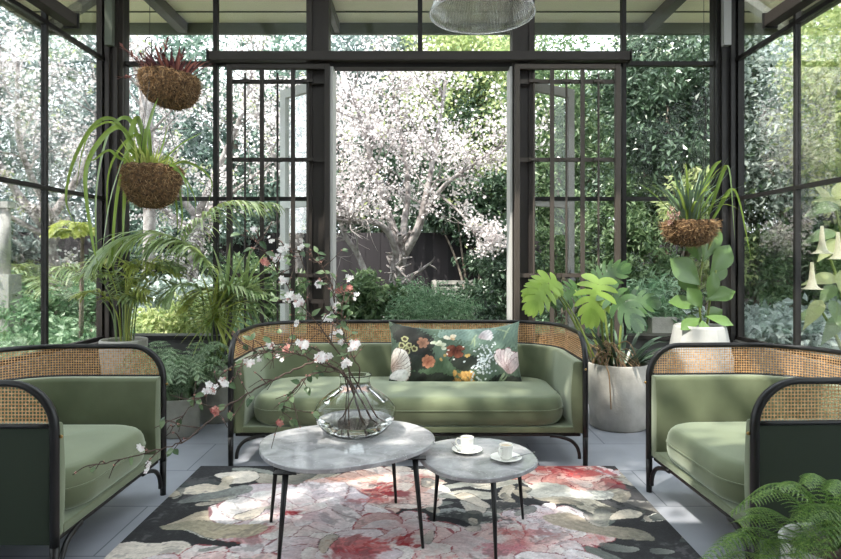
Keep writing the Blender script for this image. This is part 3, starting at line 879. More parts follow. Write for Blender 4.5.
RX0, RX1, RY0, RY1 = -1.235, 1.12, .75, 3.51
P = painter(472, 552, RX0, RX1, RY0, RY1, srgb(58, 58, 60), .022)
rr = random.Random(11)
leafc = [srgb(118, 122, 118), srgb(150, 152, 146), srgb(176, 172, 160), srgb(206, 196, 182), srgb(96, 100, 98), srgb(72, 76, 76), srgb(188, 176, 158), srgb(216, 206, 196)]
for i in range(170):
    x = rr.uniform(RX0, RX1); y = rr.uniform(RY0, RY1); a = rr.choice([0, .3, -.4, 2.8, 3.3, 1.2, -1.0]) + rr.uniform(-.4, .4)
    L = rr.uniform(.16, .42)
    ci = rr.choice(leafc); co = rr.choice(leafc)
    petal(P, x, y, a, L, L*rr.uniform(.16, .30), ci, co, rr.choice([None, srgb(60, 60, 62), srgb(225, 220, 212)]), rr.choice([0, 8, 12]), edgew=.08)
white = [srgb(206, 160, 162), srgb(222, 214, 218), srgb(226, 220, 222), srgb(208, 198, 204), srgb(230, 226, 224), srgb(150, 112, 116)]
pinkw = [srgb(200, 128, 128), srgb(222, 200, 198), srgb(216, 208, 210), srgb(226, 220, 218), srgb(204, 176, 174), srgb(160, 92, 98)]
red = [srgb(168, 66, 70), srgb(212, 160, 150), srgb(220, 184, 174), srgb(202, 120, 112), srgb(224, 206, 198), srgb(132, 50, 58)]
peach = [srgb(200, 126, 118), srgb(222, 200, 190), srgb(226, 212, 202), srgb(212, 180, 168), srgb(224, 216, 210), srgb(150, 104, 100)]
redc = [srgb(160, 46, 54), srgb(186, 84, 84), srgb(136, 34, 44), srgb(206, 134, 126)]
def rp(px, py): return onplane(px, py, RUGZ)
def fl(px, py, R, pal, seed, core=None, rings=4, n=9):
    x, y = rp(px, py); flower(P, x, y, R, pal, rings, n, 1, seed, core)
NZ = np.zeros_like(P['gx']); g_ = np.random.RandomState(9)
for k in range(26):
    f = 5*1.17**k; an = g_.uniform(0, 6.28); NZ += np.sin((P['wx']*math.cos(an)+P['wy']*math.sin(an))*f + g_.uniform(0, 6.28) + 2*np.sin((P['wy']*math.cos(an)-P['wx']*math.sin(an))*f*.7))/(1+.04*k)
NZ /= NZ.std()
def smudge(px, py, rx, ry, c, a=.8, thr=.3):
    x, y = rp(px, py); d = ((P['gx']-x)/rx)**2 + ((P['gy']-y)/ry)**2
    m_ = np.clip((np.exp(-d*1.2)*2.6 + NZ*.55 - 1.3 - thr)*1.8, 0, 1)*a*(d < 2.5)
    P['col'] = P['col']*(1-m_[..., None]) + np.array(c[:3])*m_[..., None]
fl(385, 488, .40, peach, 21, redc)
fl(565, 474, .34, red, 22, redc, 4, 8)
fl(606, 472, .10, white, 29, None, 2, 7)
fl(520, 542, .40, pinkw, 23, None)
fl(292, 514, .46, white, 24, None, 6, 10)
fl(548, 519, .20, white, 27, None, 3, 7)
fl(395, 545, .38, pinkw, 25, redc, 4, 9)
fl(330, 562, .34, white, 26, None)
fl(200, 580, .30, pinkw, 31, redc)
fl(590, 590, .33, white, 32, None)
flower(P, -.2, 1.7, .5, pinkw, 5, 10, 1, 41, redc); flower(P, .6, 1.3, .5, red, 5, 10, 1, 42, redc); flower(P, -.8, 1.1, .4, white, 5, 10, 1, 43, redc)
R1, R2, R3 = srgb(150, 38, 48), srgb(186, 78, 78), srgb(120, 26, 38)
for (x, y, rx, ry, c, a) in ((292, 512, .10, .07, R1, .95), (300, 512, .06, .05, R3, .8), (262, 530, .20, .07, R2, .6), (245, 540, .15, .05, R2, .5), (394, 493, .09, .06, R1, .95), (375, 500, .14, .06, R2, .6),
    (360, 545, .26, .12, R2, .8), (410, 540, .18, .10, R1, .8), (345, 556, .20, .10, R1, .7), (590, 472, .22, .12, R2, .8), (570, 466, .12, .06, R1, .8), (612, 482, .08, .10, R1, .7), (545, 470, .12, .06, R2, .6),
    (520, 532, .14, .06, R2, .6), (500, 548, .16, .08, srgb(196, 120, 132), .7), (600, 540, .10, .10, R2, .6), (420, 476, .15, .05, R2, .5), (330, 480, .2, .06, srgb(206, 150, 130), .6), (440, 556, .15, .06, R2, .5)):
    smudge(x, y, rx, ry, c, a)
def pl(px, py, ang, L, W, ci, co, ed=None):
    x, y = rp(px, py); petal(P, x, y, ang, L, W, ci, co, ed, 10, edgew=.07)
pl(215, 476, -.3, .26, .11, srgb(214, 206, 196), srgb(232, 222, 210), srgb(90, 84, 80))
pl(178, 492, .1, .26, .08, srgb(206, 196, 182), srgb(220, 206, 190))
pl(175, 504, .5, .40, .09, srgb(110, 114, 112), srgb(150, 152, 148))
pl(150, 528, -.1, .5, .08, srgb(150, 146, 130), srgb(196, 182, 158))
pl(440, 496, .1, .3, .07, srgb(170, 168, 158), srgb(196, 190, 178)); pl(430, 512, -.15, .34, .09, srgb(150, 156, 156), srgb(178, 180, 176))
pl(600, 500, 2.6, .34, .10, srgb(214, 206, 196), srgb(190, 188, 180))
pl(640, 500, -.9, .38, .11, srgb(216, 208, 198), srgb(224, 214, 204), srgb(70, 70, 70))
pl(655, 540, 2.7, .5, .10, srgb(120, 118, 108), srgb(186, 172, 156))
pl(565, 498, .2, .30, .09, srgb(200, 198, 192), srgb(222, 218, 210))
smudge(460, 518, .2, .1, srgb(46, 48, 52), .9, -.1); smudge(500, 505, .2, .08, srgb(50, 52, 56), .9, 0); smudge(625, 510, .25, .08, srgb(44, 46, 46), .8, .1)
for i in range(46):
    a_ = rr.choice([(rr.uniform(120, 260), rr.uniform(470, 559)), (rr.uniform(600, 690), rr.uniform(480, 559)), (rr.uniform(430, 520), rr.uniform(484, 530))]) if i % 4 else (rr.uniform(130, 690), rr.uniform(470, 559))
    x, y = rp(*a_); L_ = rr.uniform(.07, .2)
    petal(P, x, y, rr.uniform(0, 6.28), L_, L_*rr.uniform(.2, .4), rr.choice(leafc), rr.choice(leafc), rr.choice([None, srgb(66, 64, 66)]), rr.choice([0, 8]), .85)
m_ = (np.clip(NZ*1.6-1.2, 0, 1)*.5)[..., None]; P['col'] = P['col']*(1-m_) + np.array(srgb(92, 90, 92)[:3])*m_
P['col'] *= (1 + .10*np.clip(NZ, -1.5, 1.5))[:, :, None]*(1+.07*np.random.RandomState(2).normal(size=NZ.shape))[:, :, None]
P['col'] *= (1 + .05*P['fine'])[:, :, None]
P['col'] = np.clip(P['col'], 0.005, .9)
def sheet(P, zfun):
    mb = MB(); nx, ny = P['nx'], P['ny']
    z = zfun(P['gx'], P['gy'])
    mb.v = np.stack([P['gx'], P['gy'], z], -1).reshape(-1, 3).tolist()
    idx = np.arange(nx*ny).reshape(ny, nx)
    mb.f = np.stack([idx[:-1, :-1], idx[:-1, 1:], idx[1:, 1:], idx[1:, :-1]], -1).reshape(-1, 4).tolist()
    mb.col = P['col'].reshape(-1, 3)
    return mb
mb = sheet(P, lambda x, y: RUGZ + 0*x)
rug = mb.build('rug', vcol_mat('floral rug wool', .95, (220, .5)), world_origin=(-.06, 2.1, 0))
tag(rug, 'floral rug of red, white and charcoal blooms under the coffee tables', 'rug')
b = MB(); b.box(RX0, RX1, RY0, RY1, .001, RUGZ-.0008)
b.build('rug_backing', pbr('rug edge', srgb(60, 58, 58), .95), rug)

# =============================================================== CUSHION
PW, PH = .87, .425
Q = painter(260, 130, 0, PW, 0, PH, srgb(78, 98, 78), .011, 5)
q = lambda a, b_: ((a-55)/735*PW, (408-b_)/(408-80)*PH)     # cushion crop pixels -> cushion plane
def qb(a, b_, rx, ry, c, al=1, ang=0, ro=.3):
    x, y = q(a, b_); blob(Q, x, y, rx, ry, c, al, ang, ro)
def qp(a, b_, ang, L, W, ci, co, ed=None, v=8):
    x, y = q(a, b_); petal(Q, x, y, ang, L, W, ci, co, ed, v)
qb(420, 200, .5, .3, srgb(88, 112, 90), .7); qb(300, 360, .3, .10, srgb(74, 100, 62), .7); qb(650, 150, .25, .12, srgb(112, 140, 122), .7); qb(500, 120, .2, .06, srgb(122, 150, 138), .7)
for (a, b_, rx, ry) in ((190, 170, .14, .12), (130, 140, .1, .1), (200, 270, .14, .1), (160, 390, .12, .06), (250, 200, .08, .09), (480, 300, .08, .05), (700, 395, .12, .05), (330, 395, .15, .04)): qb(a, b_, rx, ry, srgb(34, 34, 32), .85)
for (a, b_) in ((110, 220), (157, 214), (190, 228), (130, 180), (145, 250)):
    qb(a, b_, .024, .024, srgb(150, 150, 96)); qb(a, b_, .013, .013, srgb(60, 50, 30))
for k in range(9): qp(70, 330, -.9+k*.28, .13, .035, srgb(190, 150, 130), srgb(236, 228, 218), srgb(120, 90, 80))
qp(60, 380, .2, .12, .04, srgb(220, 214, 208), srgb(240, 236, 232))
for k in range(7): qp(275, 300, k*.9, .05, .022, srgb(150, 74, 40), srgb(206, 128, 84))
for k in range(6): qp(245, 185, k*1.05, .05, .02, srgb(96, 62, 44), srgb(140, 96, 70))
for (a, b_, an) in ((350, 200, .4), (350, 200, 1.6), (350, 200, 2.6), (330, 180, 3.3), (365, 205, 5.2)): qp(a, b_, an, .045, .02, srgb(160, 170, 130), srgb(206, 212, 186))
qp(405, 150, .9, .05, .022, srgb(226, 190, 130), srgb(240, 226, 196)); qp(405, 152, 2.7, .05, .02, srgb(236, 220, 190), srgb(240, 230, 206)); qp(405, 150, -.4, .03, .014, srgb(210, 150, 90), srgb(226, 190, 140))
for an in (.8, 2.4, -.9, 3.9): qp(430, 240, an, .058, .030, srgb(96, 40, 26), srgb(150, 76, 46), srgb(30, 24, 22))
for (a, b_) in ((465, 210), (400, 240), (430, 288), (395, 262)): qb(a, b_, .006, .006, srgb(235, 226, 214))
qb(485, 260, .013, .012, srgb(214, 168, 62)); qb(357, 292, .012, .012, srgb(206, 160, 60)); qb(385, 270, .01, .01, srgb(190, 150, 60))
for i in range(26): qp(395+rr.random()*130, 350+rr.random()*45, rr.uniform(0, 6.2), .035, .014, srgb(150, 100, 20), srgb(222, 166, 54))
for i in range(150):
    a = 570+rr.gauss(0, 32); b_ = 290+rr.gauss(0, 48)
    qb(a + (290-b_)*.35, b_, .006, .006, rr.choice([srgb(206, 214, 216), srgb(170, 184, 186), srgb(226, 230, 232)]), 1, 0, .2)
for k in range(6): qp(560, 150, -.35+k*.22, .10, .022, srgb(150, 130, 134), srgb(226, 216, 216))
for k, an in enumerate((2.35, 2.05, 1.8, 1.5, 1.2, .95, .7)): qp(715, 345, an, .13+.015*(k % 2), .034, srgb(180, 150, 150), rr.choice([srgb(232, 220, 216), srgb(214, 196, 198)]), srgb(140, 96, 104), 12)
for (a, b_, an, L) in ((640, 395, .9, .08), (500, 200, 1.0, .12), (520, 215, 1.3, .10), (660, 100, -.6, .10), (690, 190, 1.1, .12), (700, 350, -2.3, .12)): qp(a, b_, an, L, .008, srgb(130, 150, 110), srgb(160, 180, 140))
gq = Q['col'] @ np.array([.3, .59, .11]); Q['col'] = Q['col']*.78 + gq[..., None]*.22
Q['col'] = np.clip(Q['col']*(1+.13*Q['fine'])[:, :, None], .004, .9)
def pillow():
    gx = Q['gx']/PW*2-1; gy = Q['gy']/PH*2-1
    ex = np.clip(1-np.abs(gx)**3.5, 0, 1); ey = np.clip(1-np.abs(gy)**2.6, 0, 1)
    thick = .072*np.sqrt(ex*ey)
    # edges pull in between the corners
    X = gx*PW/2*(1 - .05*(1-gy**2)) ; Z = gy*PH/2*(1 - np.where(gy > 0, .26, .05)*(1-np.abs(gx)**3)) 
    wr = .004*np.sin(gx*13+gy*4)*(ey) + .003*np.sin(gy*9-gx*17)
    t = thing('cushion', 'floral lumbar cushion in muted green leaning on the sofa back', 'cushion', (.24, 3.97, .392))
    lean = math.radians(-20)
    def put(sgn, nm, m, col):
        mb = MB(); Yd = -sgn*(thick + wr*(thick > .01))
        Zc = Z + PH/2*.92
        y = Yd*math.cos(lean) - Zc*math.sin(lean); z = Yd*math.sin(lean) + Zc*math.cos(lean)
        mb.v = np.stack([X, y, z], -1).reshape(-1, 3).tolist()
        nx, ny = Q['nx'], Q['ny']; idx = np.arange(nx*ny).reshape(ny, nx)
        f = np.stack([idx[:-1, :-1], idx[:-1, 1:], idx[1:, 1:], idx[1:, :-1]], -1).reshape(-1, 4)
        mb.f = (f if sgn > 0 else f[:, ::-1]).tolist()
        if col: mb.col = Q['col'].reshape(-1, 3)
        mb.build(nm, m, t, smooth=True, local=True)
    put(1, 'printed_front', vcol_mat('printed velvet', .7, (300, .1), .15), True)
    put(-1, 'back_cover', M['velvet'], False)
pillow()

# =============================================================== PENDANT LAMP
m, nt, out = newmat('ribbed glass')
gb = nt.nodes.new('ShaderNodeBsdfPrincipled'); gb.inputs['Base Color'].default_value = srgb(214, 214, 212); gb.inputs['Transmission Weight'].default_value = .92
gb.inputs['Roughness'].default_value = .08; gb.inputs['IOR'].default_value = 1.45
tr = nt.nodes.new('ShaderNodeBsdfTransparent'); ms = nt.nodes.new('ShaderNodeMixShader'); ms.inputs['Fac'].default_value = .15
nt.links.new(gb.outputs['BSDF'], ms.inputs[1]); nt.links.new(tr.outputs['BSDF'], ms.inputs[2]); nt.links.new(ms.outputs['Shader'], out.inputs['Surface'])
M['ribbed'] = m
LX, LY, LZ = .312, 3.0, 2.378
t = thing('pendant_lamp', 'ribbed clear glass dome pendant lamp hanging over the tables', 'lamp', (LX, LY, LZ))
prof = [(.252, 0), (.252, .012), (.243, .03), (.225, .085), (.185, .145), (.135, .20), (.09, .235), (.06, .25)]
b = MB(); nn = 180; vs = []
for i, (r, z) in enumerate(spline([(r, z, 0) for r, z in prof], 3) and [(v.x, v.y) for v in spline([(r, z, 0) for r, z in prof], 3)]):
    for k in range(nn):
        a = 2*PI*k/nn; q_ = r*(1 + (.012 if k % 2 else -.004)); vs.append((LX+q_*math.cos(a), LY+q_*math.sin(a), LZ+z))
mm = len(vs)//nn
b.add(vs, [(i*nn+k, i*nn+(k+1) % nn, (i+1)*nn+(k+1) % nn, (i+1)*nn+k) for i in range(mm-1) for k in range(nn)])
so = b.build('glass_shade', M['ribbed'], t, smooth=False); md = so.modifiers.new('t', 'SOLIDIFY'); md.thickness = .004
MB().tube([(LX+.253*math.cos(2*PI*k/60), LY+.253*math.sin(2*PI*k/60), LZ+.002) for k in range(61)], .005, 8).build('shade_rim', M['ribbed'], t, smooth=True)
MB().lathe([(.0005, .23), (.06, .23), (.07, .25), (.06, .30), (.035, .34), (.03, .42), (.0005, .43)], (LX, LY, LZ), 24).build('metal_cap', M['steel'], t, smooth=True)
MB().tube([(LX, LY, LZ+.42), (LX, LY, 3.62)], .006, 8).build('cord', M['blackmetal'], t)
b = MB(); b.sphere((LX, LY, LZ+.17), .035, 14, 10, 1.3); b.build('bulb', pbr('frosted bulb', srgb(240, 240, 236), .3), t, smooth=True)
MB().tube([(LX, LY, LZ+.20), (LX, LY, LZ+.235)], .02, 12).build('socket', M['metal_dark'], t)
# =============================================================== PLANT TOOLS
def frame_from(d, nrm):
    d = Vector(d).normalized(); n_ = Vector(nrm); n_ = (n_ - d*n_.dot(d))
    if n_.length < 1e-4: n_ = d.orthogonal()
    n_.normalize(); s = d.cross(n_).normalized()
    return d, s, n_

def blade(mb, p, d, nrm, L, W, shape='ovate', bend=.15, wave=.0, fold=.12, nu=8, nv=2):
    """broad leaf: grid in (u along, v across)"""
    p = Vector(p); d, s, n_ = frame_from(d, nrm)
    vs = []; fs = []
    for i in range(nu+1):
        u = i/nu
        if shape == 'ovate': w = math.sin(PI*u**.75)**.85
        elif shape == 'fiddle': w = (.55*math.sin(PI*min(1, u*1.15))**.8 + .85*math.sin(PI*u**1.9)**.9)*.8
        elif shape == 'lance': w = math.sin(PI*u**.6)
        else: w = math.sin(PI*u)
        w = max(w, .03)*W/2
        for j in range(-nv, nv+1):
            v = j/nv
            h = -bend*L*u*u + fold*abs(v)*w*2 + wave*L*math.sin(u*14+j)*abs(v)
            vs.append(p + d*(L*u*(1-.12*bend*u)) + s*(v*w) + n_*h)
        if i:
            a = (i-1)*(2*nv+1)
            for j in range(2*nv): fs.append((a+j, a+j+1, a+j+2*nv+2, a+j+2*nv+1))
    mb.add(vs, fs)

def monstera_leaf(mb, p, d, nrm, L, bend=.25, nl=7):
    p = Vector(p); d, s, n_ = frame_from(d, nrm)
    def P3(u, v): return p + d*(u*L) + s*(v*L) + n_*(-bend*L*max(u, 0)**2 - .18*L*v*v + .04*L*abs(v))
    vs = []; fs = []
    # solid heart-shaped centre
    nu = 10
    for i in range(nu+1):
        u = -.08 + 1.0*i/nu; w = .12*math.sin(PI*min(1, (i+.6)/(nu+.6)))**.6
        for v in (-w, 0, w): vs.append(P3(u, v))
        if i:
            a = (i-1)*3; fs += [(a, a+1, a+4, a+3), (a+1, a+2, a+5, a+4)]
    mb.add(vs, fs)
    for sg in (-1, 1):
        for k in range(nl):
            t = k/(nl-1)
            u0 = -.02 + .74*t; ang = math.radians(132 - 98*t)
            Lk = .50*(1 - .32*abs(t-.38)**1.2*1.6) * (1 if k < nl-1 else .8); Wk = .118 if k else .16
            vs = []; fs = []; m = 6
            for i in range(m+1):
                q = i/m; a2 = ang - .45*q
                cu = u0 + Lk*q*math.cos(a2); cv = Lk*q*math.sin(a2)
                w = Wk*.5*(.75 + .45*math.sin(PI*q))*(1 if q < .72 else math.sqrt(max(0, 1-((q-.72)/.285)**2))); w = max(w, .004)
                tu, tv = -math.sin(a2), math.cos(a2)
                vs += [P3(cu + tu*w, sg*(cv + tv*w)), P3(cu, sg*cv) , P3(cu - tu*w, sg*(cv - tv*w))]
                if i: a = (i-1)*3; fs += [(a, a+1, a+4, a+3), (a+1, a+2, a+5, a+4)]
            mb.add(vs, fs)

def frond(mb, pts, n, length, width, droop=.6, side=None, tip=.25, start=.12, sweep=.6, segs=4, rach=.004, lift=.1):
    """feather palm / fern frond"""
    q = spline(pts, 8); m = len(q)
    mb.tube(q, [rach*(1-.7*i/(m-1)) for i in range(m)], 5)
    for i in range(n):
        t = start + (1-start)*i/(n-1); f = t*(m-1); a = int(min(f, m-2)); p = q[a].lerp(q[a+1], f-a)
        d = (q[a+1]-q[a]).normalized()
        sd = Vector(side) if side else d.cross(Vector((0, 0, 1)))
        if sd.length < .05: sd = Vector((1, 0, 0))
        sd = (sd - d*sd.dot(d)).normalized()
        up_ = sd.cross(d)
        if up_.z < 0: up_ = -up_
        tt = (t-start)/(1-start)
        Lk = length*(.45 + .75*math.sin(PI*(.12+.78*tt)))*(1-(1-tip)*max(0, tt-.6)/.4*.6)
        for sg in (-1, 1):
            dd = sd*sg + d*(sweep + .5*tt) + up_*(lift + rnd.uniform(-.12, .12))
            mb.ribbon(p, dd, Lk*rnd.uniform(.88, 1.05), width, droop*rnd.uniform(.7, 1.3), segs, .25)

def fern_frond(mb, pts, n, length, pin=9, w=.010):
    q = spline(pts, 8); m = len(q)
    mb.tube(q, [.0026*(1-.7*i/(m-1)) for i in range(m)], 5)
    for i in range(n):
        t = .15 + .85*i/(n-1); f = t*(m-1); a = int(min(f, m-2)); p = q[a].lerp(q[a+1], f-a)
        d = (q[a+1]-q[a]).normalized(); sd = d.cross(Vector((0, 0, 1)))
        if sd.length < .05: sd = Vector((1, 0, 0))
        sd.normalize(); L = length*math.sin(PI*(.2+.8*(1-t)*.75+.0))**.9*(1-t*.55)+.008
        for sg in (-1, 1):
            dd = (sd*sg + d*.45 + Vector((0, 0, .05))).normalized(); pp = p.copy(); st = L/pin
            nb = dd.cross(d); nb.normalize()
            for k in range(pin):
                u = k/pin; wl = w*2.2*(1-u*.8)
                dd = (dd + Vector((0, 0, -.10))).normalized(); pn = pp + dd*st
                for s2 in (-1, 1):
                    e = (d*s2*.9 + dd*.5).normalized()
                    mb.add([pp, pp+dd*st*.5+e*wl*.45, pp+e*wl+dd*st*.35, pn], [(0, 1, 2), (0, 2, 3)] if s2 > 0 else [(0, 2, 1), (0, 3, 2)])
                pp = pn

def pot(parent, cx, cy, z0, rt, rb, h, m, th=.018, n=48, soil=True, facets=0):
    b = MB(); prof = [(.0005, 0), (rb*.93, 0), (rb, .012), (rb+(rt-rb)*.5, h*.5), (rt, h-.008), (rt-.005, h), (rt-th+.003, h), (rt-th, h-.008), (rt-th, h-.06)]
    b.lathe(prof, (cx, cy, z0), n)
    o = b.build('pot', m, parent, smooth=not facets)
    if soil: MB().lathe([(.0005, h-.04), (rt*.5, h-.036), (rt-th-.001, h-.045)], (cx, cy, z0), 24).build('soil', M['soil'], parent)
    return o

# =============================================================== INDOOR PLANTS
# big concrete pot with monstera
mx_, my_ = 1.425, 4.4
t = thing('potted_monstera', 'big pale concrete pot of monstera with split leaves, right of sofa', 'plant', (mx_, my_, 0))
pot(t, mx_, my_, 0, .215, .195, .455, M['concrete'])
Ym = 4.35
for (ox, oy, tx, ty, dY, nx, L, bend, mat, px2, py2) in (
    (548, 283, 530, 312, -.10, .25, .27, .2, 'monstera_light', 595, 365), (553, 285, 520, 296, -.05, .1, .24, .2, 'monstera_light', 598, 365),
    (598, 284, 590, 322, -.18, -.2, .30, .25, 'monstera_light', 605, 362), (612, 295, 640, 318, -.2, .3, .30, .3, 'monstera', 612, 362),
    (600, 280, 618, 270, .05, 0, .24, .2, 'monstera', 610, 362), (575, 290, 560, 300, .1, 0, .24, .2, 'monstera', 603, 366),
    (625, 300, 662, 300, .0, .2, .24, .3, 'monstera', 618, 364)):
    a = at(ox, oy, Ym+dY); e = at(tx, ty, Ym+dY-.10); g = at(px2, py2, my_)
    d = e-a
    lb = MB(); monstera_leaf(lb, a, d, (nx, -1, .45), L, bend)
    lo = lb.build('leaf', M[mat], t, smooth=True)
    mid = (a+g)/2 + Vector(((a.x-g.x)*.05, 0, .08))
    MB().tube(spline([g, mid, a], 6), [.009]*6+[.006]*7, 6).build('stem', M['stem'], t, smooth=True)
sb = MB()
for i in range(46):
    a = rnd.uniform(0, 2*PI); p = Vector((mx_+.09*math.cos(a)+.03, my_+.09*math.sin(a), .43))
    d = Vector((math.cos(a)*.8+.15, math.sin(a)*.8-.1, rnd.uniform(.5, 1.5)))
    sb.ribbon(p, d, rnd.uniform(.22, .42), rnd.uniform(.022, .04), rnd.uniform(.6, 1.6), 6, .25)
sb.build('foliage', M['lf_dark'], t)
rb = MB()
for i in range(26):
    a = rnd.uniform(0, 2*PI); p = Vector((mx_-.08+.06*math.cos(a), my_-.05+.07*math.sin(a), .52+rnd.uniform(0, .06)))
    r_ = rnd.uniform(.1, .24); aa = rnd.uniform(PI*.8, PI*1.7)
    rb.tube(spline([p, p+Vector((math.cos(aa)*r_*.6, math.sin(aa)*r_*.5, .03)), Vector((mx_+math.cos(aa)*.2, my_+math.sin(aa)*.2, .44)), ], 5), .0035, 5)
p = Vector((mx_-.13, my_-.17, .45)); rb.tube(spline([p+Vector((.04,.08,.05)), p, p+Vector((-.0,-.05,-.05)), p+Vector((.015,-.045,-.28))], 5), .005, 5)
rb.build('root', M['root'], t)

# white planter with fiddle leaf fig
fx, fy = 2.10, 4.6
t = thing('potted_fig', 'tall pale cement planter with fiddle leaf fig beneath the right basket', 'plant', (fx, fy, 0))
b = MB(); b.lathe([(.0005, 0), (.20, 0), (.23, .10), (.228, .45), (.182, .685), (.172, .70), (.16, .685), (.155, .65)], (fx, fy, 0), 14)
b.build('pot', M['whitepot'], t); MB().lathe([(.0005, .66), (.157, .655)], (fx, fy, 0), 14).build('soil', M['soil'], t)
st = [at(701, 325, 4.6), at(699, 295, 4.58), at(702, 265, 4.62), at(712, 240, 4.6)]
MB().tube(spline(st, 6), .009, 7).build('stem', M['stem'], t, smooth=True)
MB().tube(spline([at(707, 325, 4.65), at(710, 300, 4.62), at(716, 270, 4.6)], 6), .008, 7).build('stem', M['stem'], t, smooth=True)
for (ax, ay, bx, by, dY, L, W, nx, nz) in ((700, 285, 672, 258, -.08, .30, .19, -.3, .5), (703, 262, 718, 222, 0, .32, .17, .2, .2), (700, 262, 690, 232, .05, .24, .13, -.5, .1),
    (710, 275, 732, 245, .0, .28, .17, .4, .4), (704, 300, 735, 290, -.05, .24, .13, .2, .8), (700, 305, 668, 300, -.05, .24, .13, -.2, .8),
    (700, 318, 682, 328, -.12, .19, .10, 0, 1), (705, 316, 728, 322, -.12, .2, .10, 0, 1), (702, 320, 706, 334, -.15, .16, .10, 0, 1), (702, 308, 690, 290, -.1, .2, .12, -.4, .5),
    (708, 300, 716, 272, -.05, .22, .12, .3, .2), (712, 285, 726, 262, .08, .22, .12, .3, .3), (700, 295, 682, 278, .08, .22, .12, -.3, .3), (704, 325, 688, 318, -.02, .16, .1, 0, 1), (703, 318, 722, 308, .1, .2, .1, 0, 1)):
    a = at(ax, ay, 4.6+dY*.5); e = at(bx, by, 4.6+dY)
    lb = MB(); blade(lb, a, e-a, (nx, -1, nz), L, W, 'fiddle', .10, .012, .10, 9, 2); lb.build('leaf', M['fiddle'], t, smooth=True)

# hanging baskets
def basket(name, label, px, py_top, py_bot, Y, r, hook, tilt=0, hook_x=None):
    c = at(px, py_top, Y); h = (py_bot-py_top)*Y/FOC
    t = thing(name, label, 'hanging basket', c - Vector((0, 0, h)), 0, 'coir hanging baskets')
    rr_ = random.Random(int(px)); b = MB()
    prof = [(.0005, -h), (r*.35, -h*.98), (r*.68, -h*.86), (r*.9, -h*.6), (r*1.0, -h*.28), (r*1.0, 0), (r*.94, .012), (r*.86, 0), (r*.80, -.04), (.0005, -.03)]
    nn = 56; vs = []
    for i, (q, z) in enumerate(prof):
        for k in range(nn):
            a = 2*PI*k/nn; j = 1+rr_.uniform(-.05, .05); x = q*j*math.cos(a)
            vs.append(c + Vector((x, q*j*math.sin(a), z + rr_.uniform(-.006, .006) + tilt*x)))
    b.add(vs, [(i*nn+k, i*nn+(k+1) % nn, (i+1)*nn+(k+1) % nn, (i+1)*nn+k) for i in range(len(prof)-1) for k in range(nn)])
    b.build('coir_basket', M['coir'], t)
    f = MB()
    for i in range(3200):
        a = rr_.uniform(0, 2*PI); u = rr_.random()**.8
        zz = -h*(1-u); q = r*math.sqrt(max(0.02, 1-(1-u)**2.6))*1.01
        p = c + Vector((q*math.cos(a), q*math.sin(a), zz + tilt*q*math.cos(a)))
        out_ = Vector((math.cos(a), math.sin(a), -.4))
        d = out_*.35 + Vector((rr_.uniform(-1, 1), rr_.uniform(-1, 1), rr_.uniform(-1, .8)))
        L = rr_.uniform(.015, .05); d.normalize(); s = d.orthogonal().normalized()*.0016
        f.add([p-s, p+s, p+d*L+s*.4, p+d*L-s*.4], [(0, 1, 2, 3)])
    f.build('fibre', M['fibre'], t)
    hp = at(hook_x or px, hook, Y); w = MB()
    for k in range(3):
        a = 2*PI*k/3 + .5; q = c + Vector((r*.97*math.cos(a), r*.97*math.sin(a), tilt*r*math.cos(a))); w.tube([q, hp], .0022, 5)
    w.build('wire', M['wire'], t)
    w = MB(); R_ = .024
    pts = [hp + Vector((-.0, 0, -.005))] + [hp + Vector((0, 0, .07)) + Vector((-R_ + R_*math.cos(x), 0, R_*math.sin(x))) for x in [math.radians(a) for a in range(-30, 200, 25)]]
    w.tube(spline(pts, 3), .0042, 6)
    top = pts[5]; w.tube([top, (top.x, Y, 3.62)], .002, 5)
    w.build('hook', M['wire'], t, smooth=True)
    return t, c
tA, cA = basket('hanging_basket', 'upper coir hanging basket with purple leaves, on left', 170, 76, 108, 4.55, .205, 50, -.09, 152)
f = MB()
rr = random.Random(5)
for i in range(120):
    a = rr.uniform(0, 2*PI); q = rr.uniform(.02, .17)
    p = cA + Vector((q*math.cos(a), q*math.sin(a), .0)); d = Vector((math.cos(a)*.9-.25, math.sin(a)*.7, rr.uniform(.3, 1.5)))
    f.ribbon(p, d, rr.uniform(.09, .20), rr.uniform(.016, .028), rr.uniform(-.3, 1.2), 4, .3)
f.build('foliage', M['purple'], tA)
f = MB()
for (x0, y0_, x1, y1_) in ((150, 70, 120, 45), (160, 68, 168, 38), (176, 72, 184, 50), (150, 74, 118, 78), (158, 70, 140, 55), (170, 70, 160, 50)):
    a = at(x0, y0_+4, 4.5); e = at(x1, y1_, 4.45); f.tube([a, (a+e)/2+Vector((0, 0, .02)), e], .0035, 5)
    for k in range(12):
        p = a.lerp(e, .3+.7*k/12); an = k*2.4; f.ribbon(p, (e-a).normalized()*.7+Vector((math.cos(an), math.sin(an), .2))*.7, .055, .016, .3, 3, .3)
f.build('shoot', M['purple'], tA)

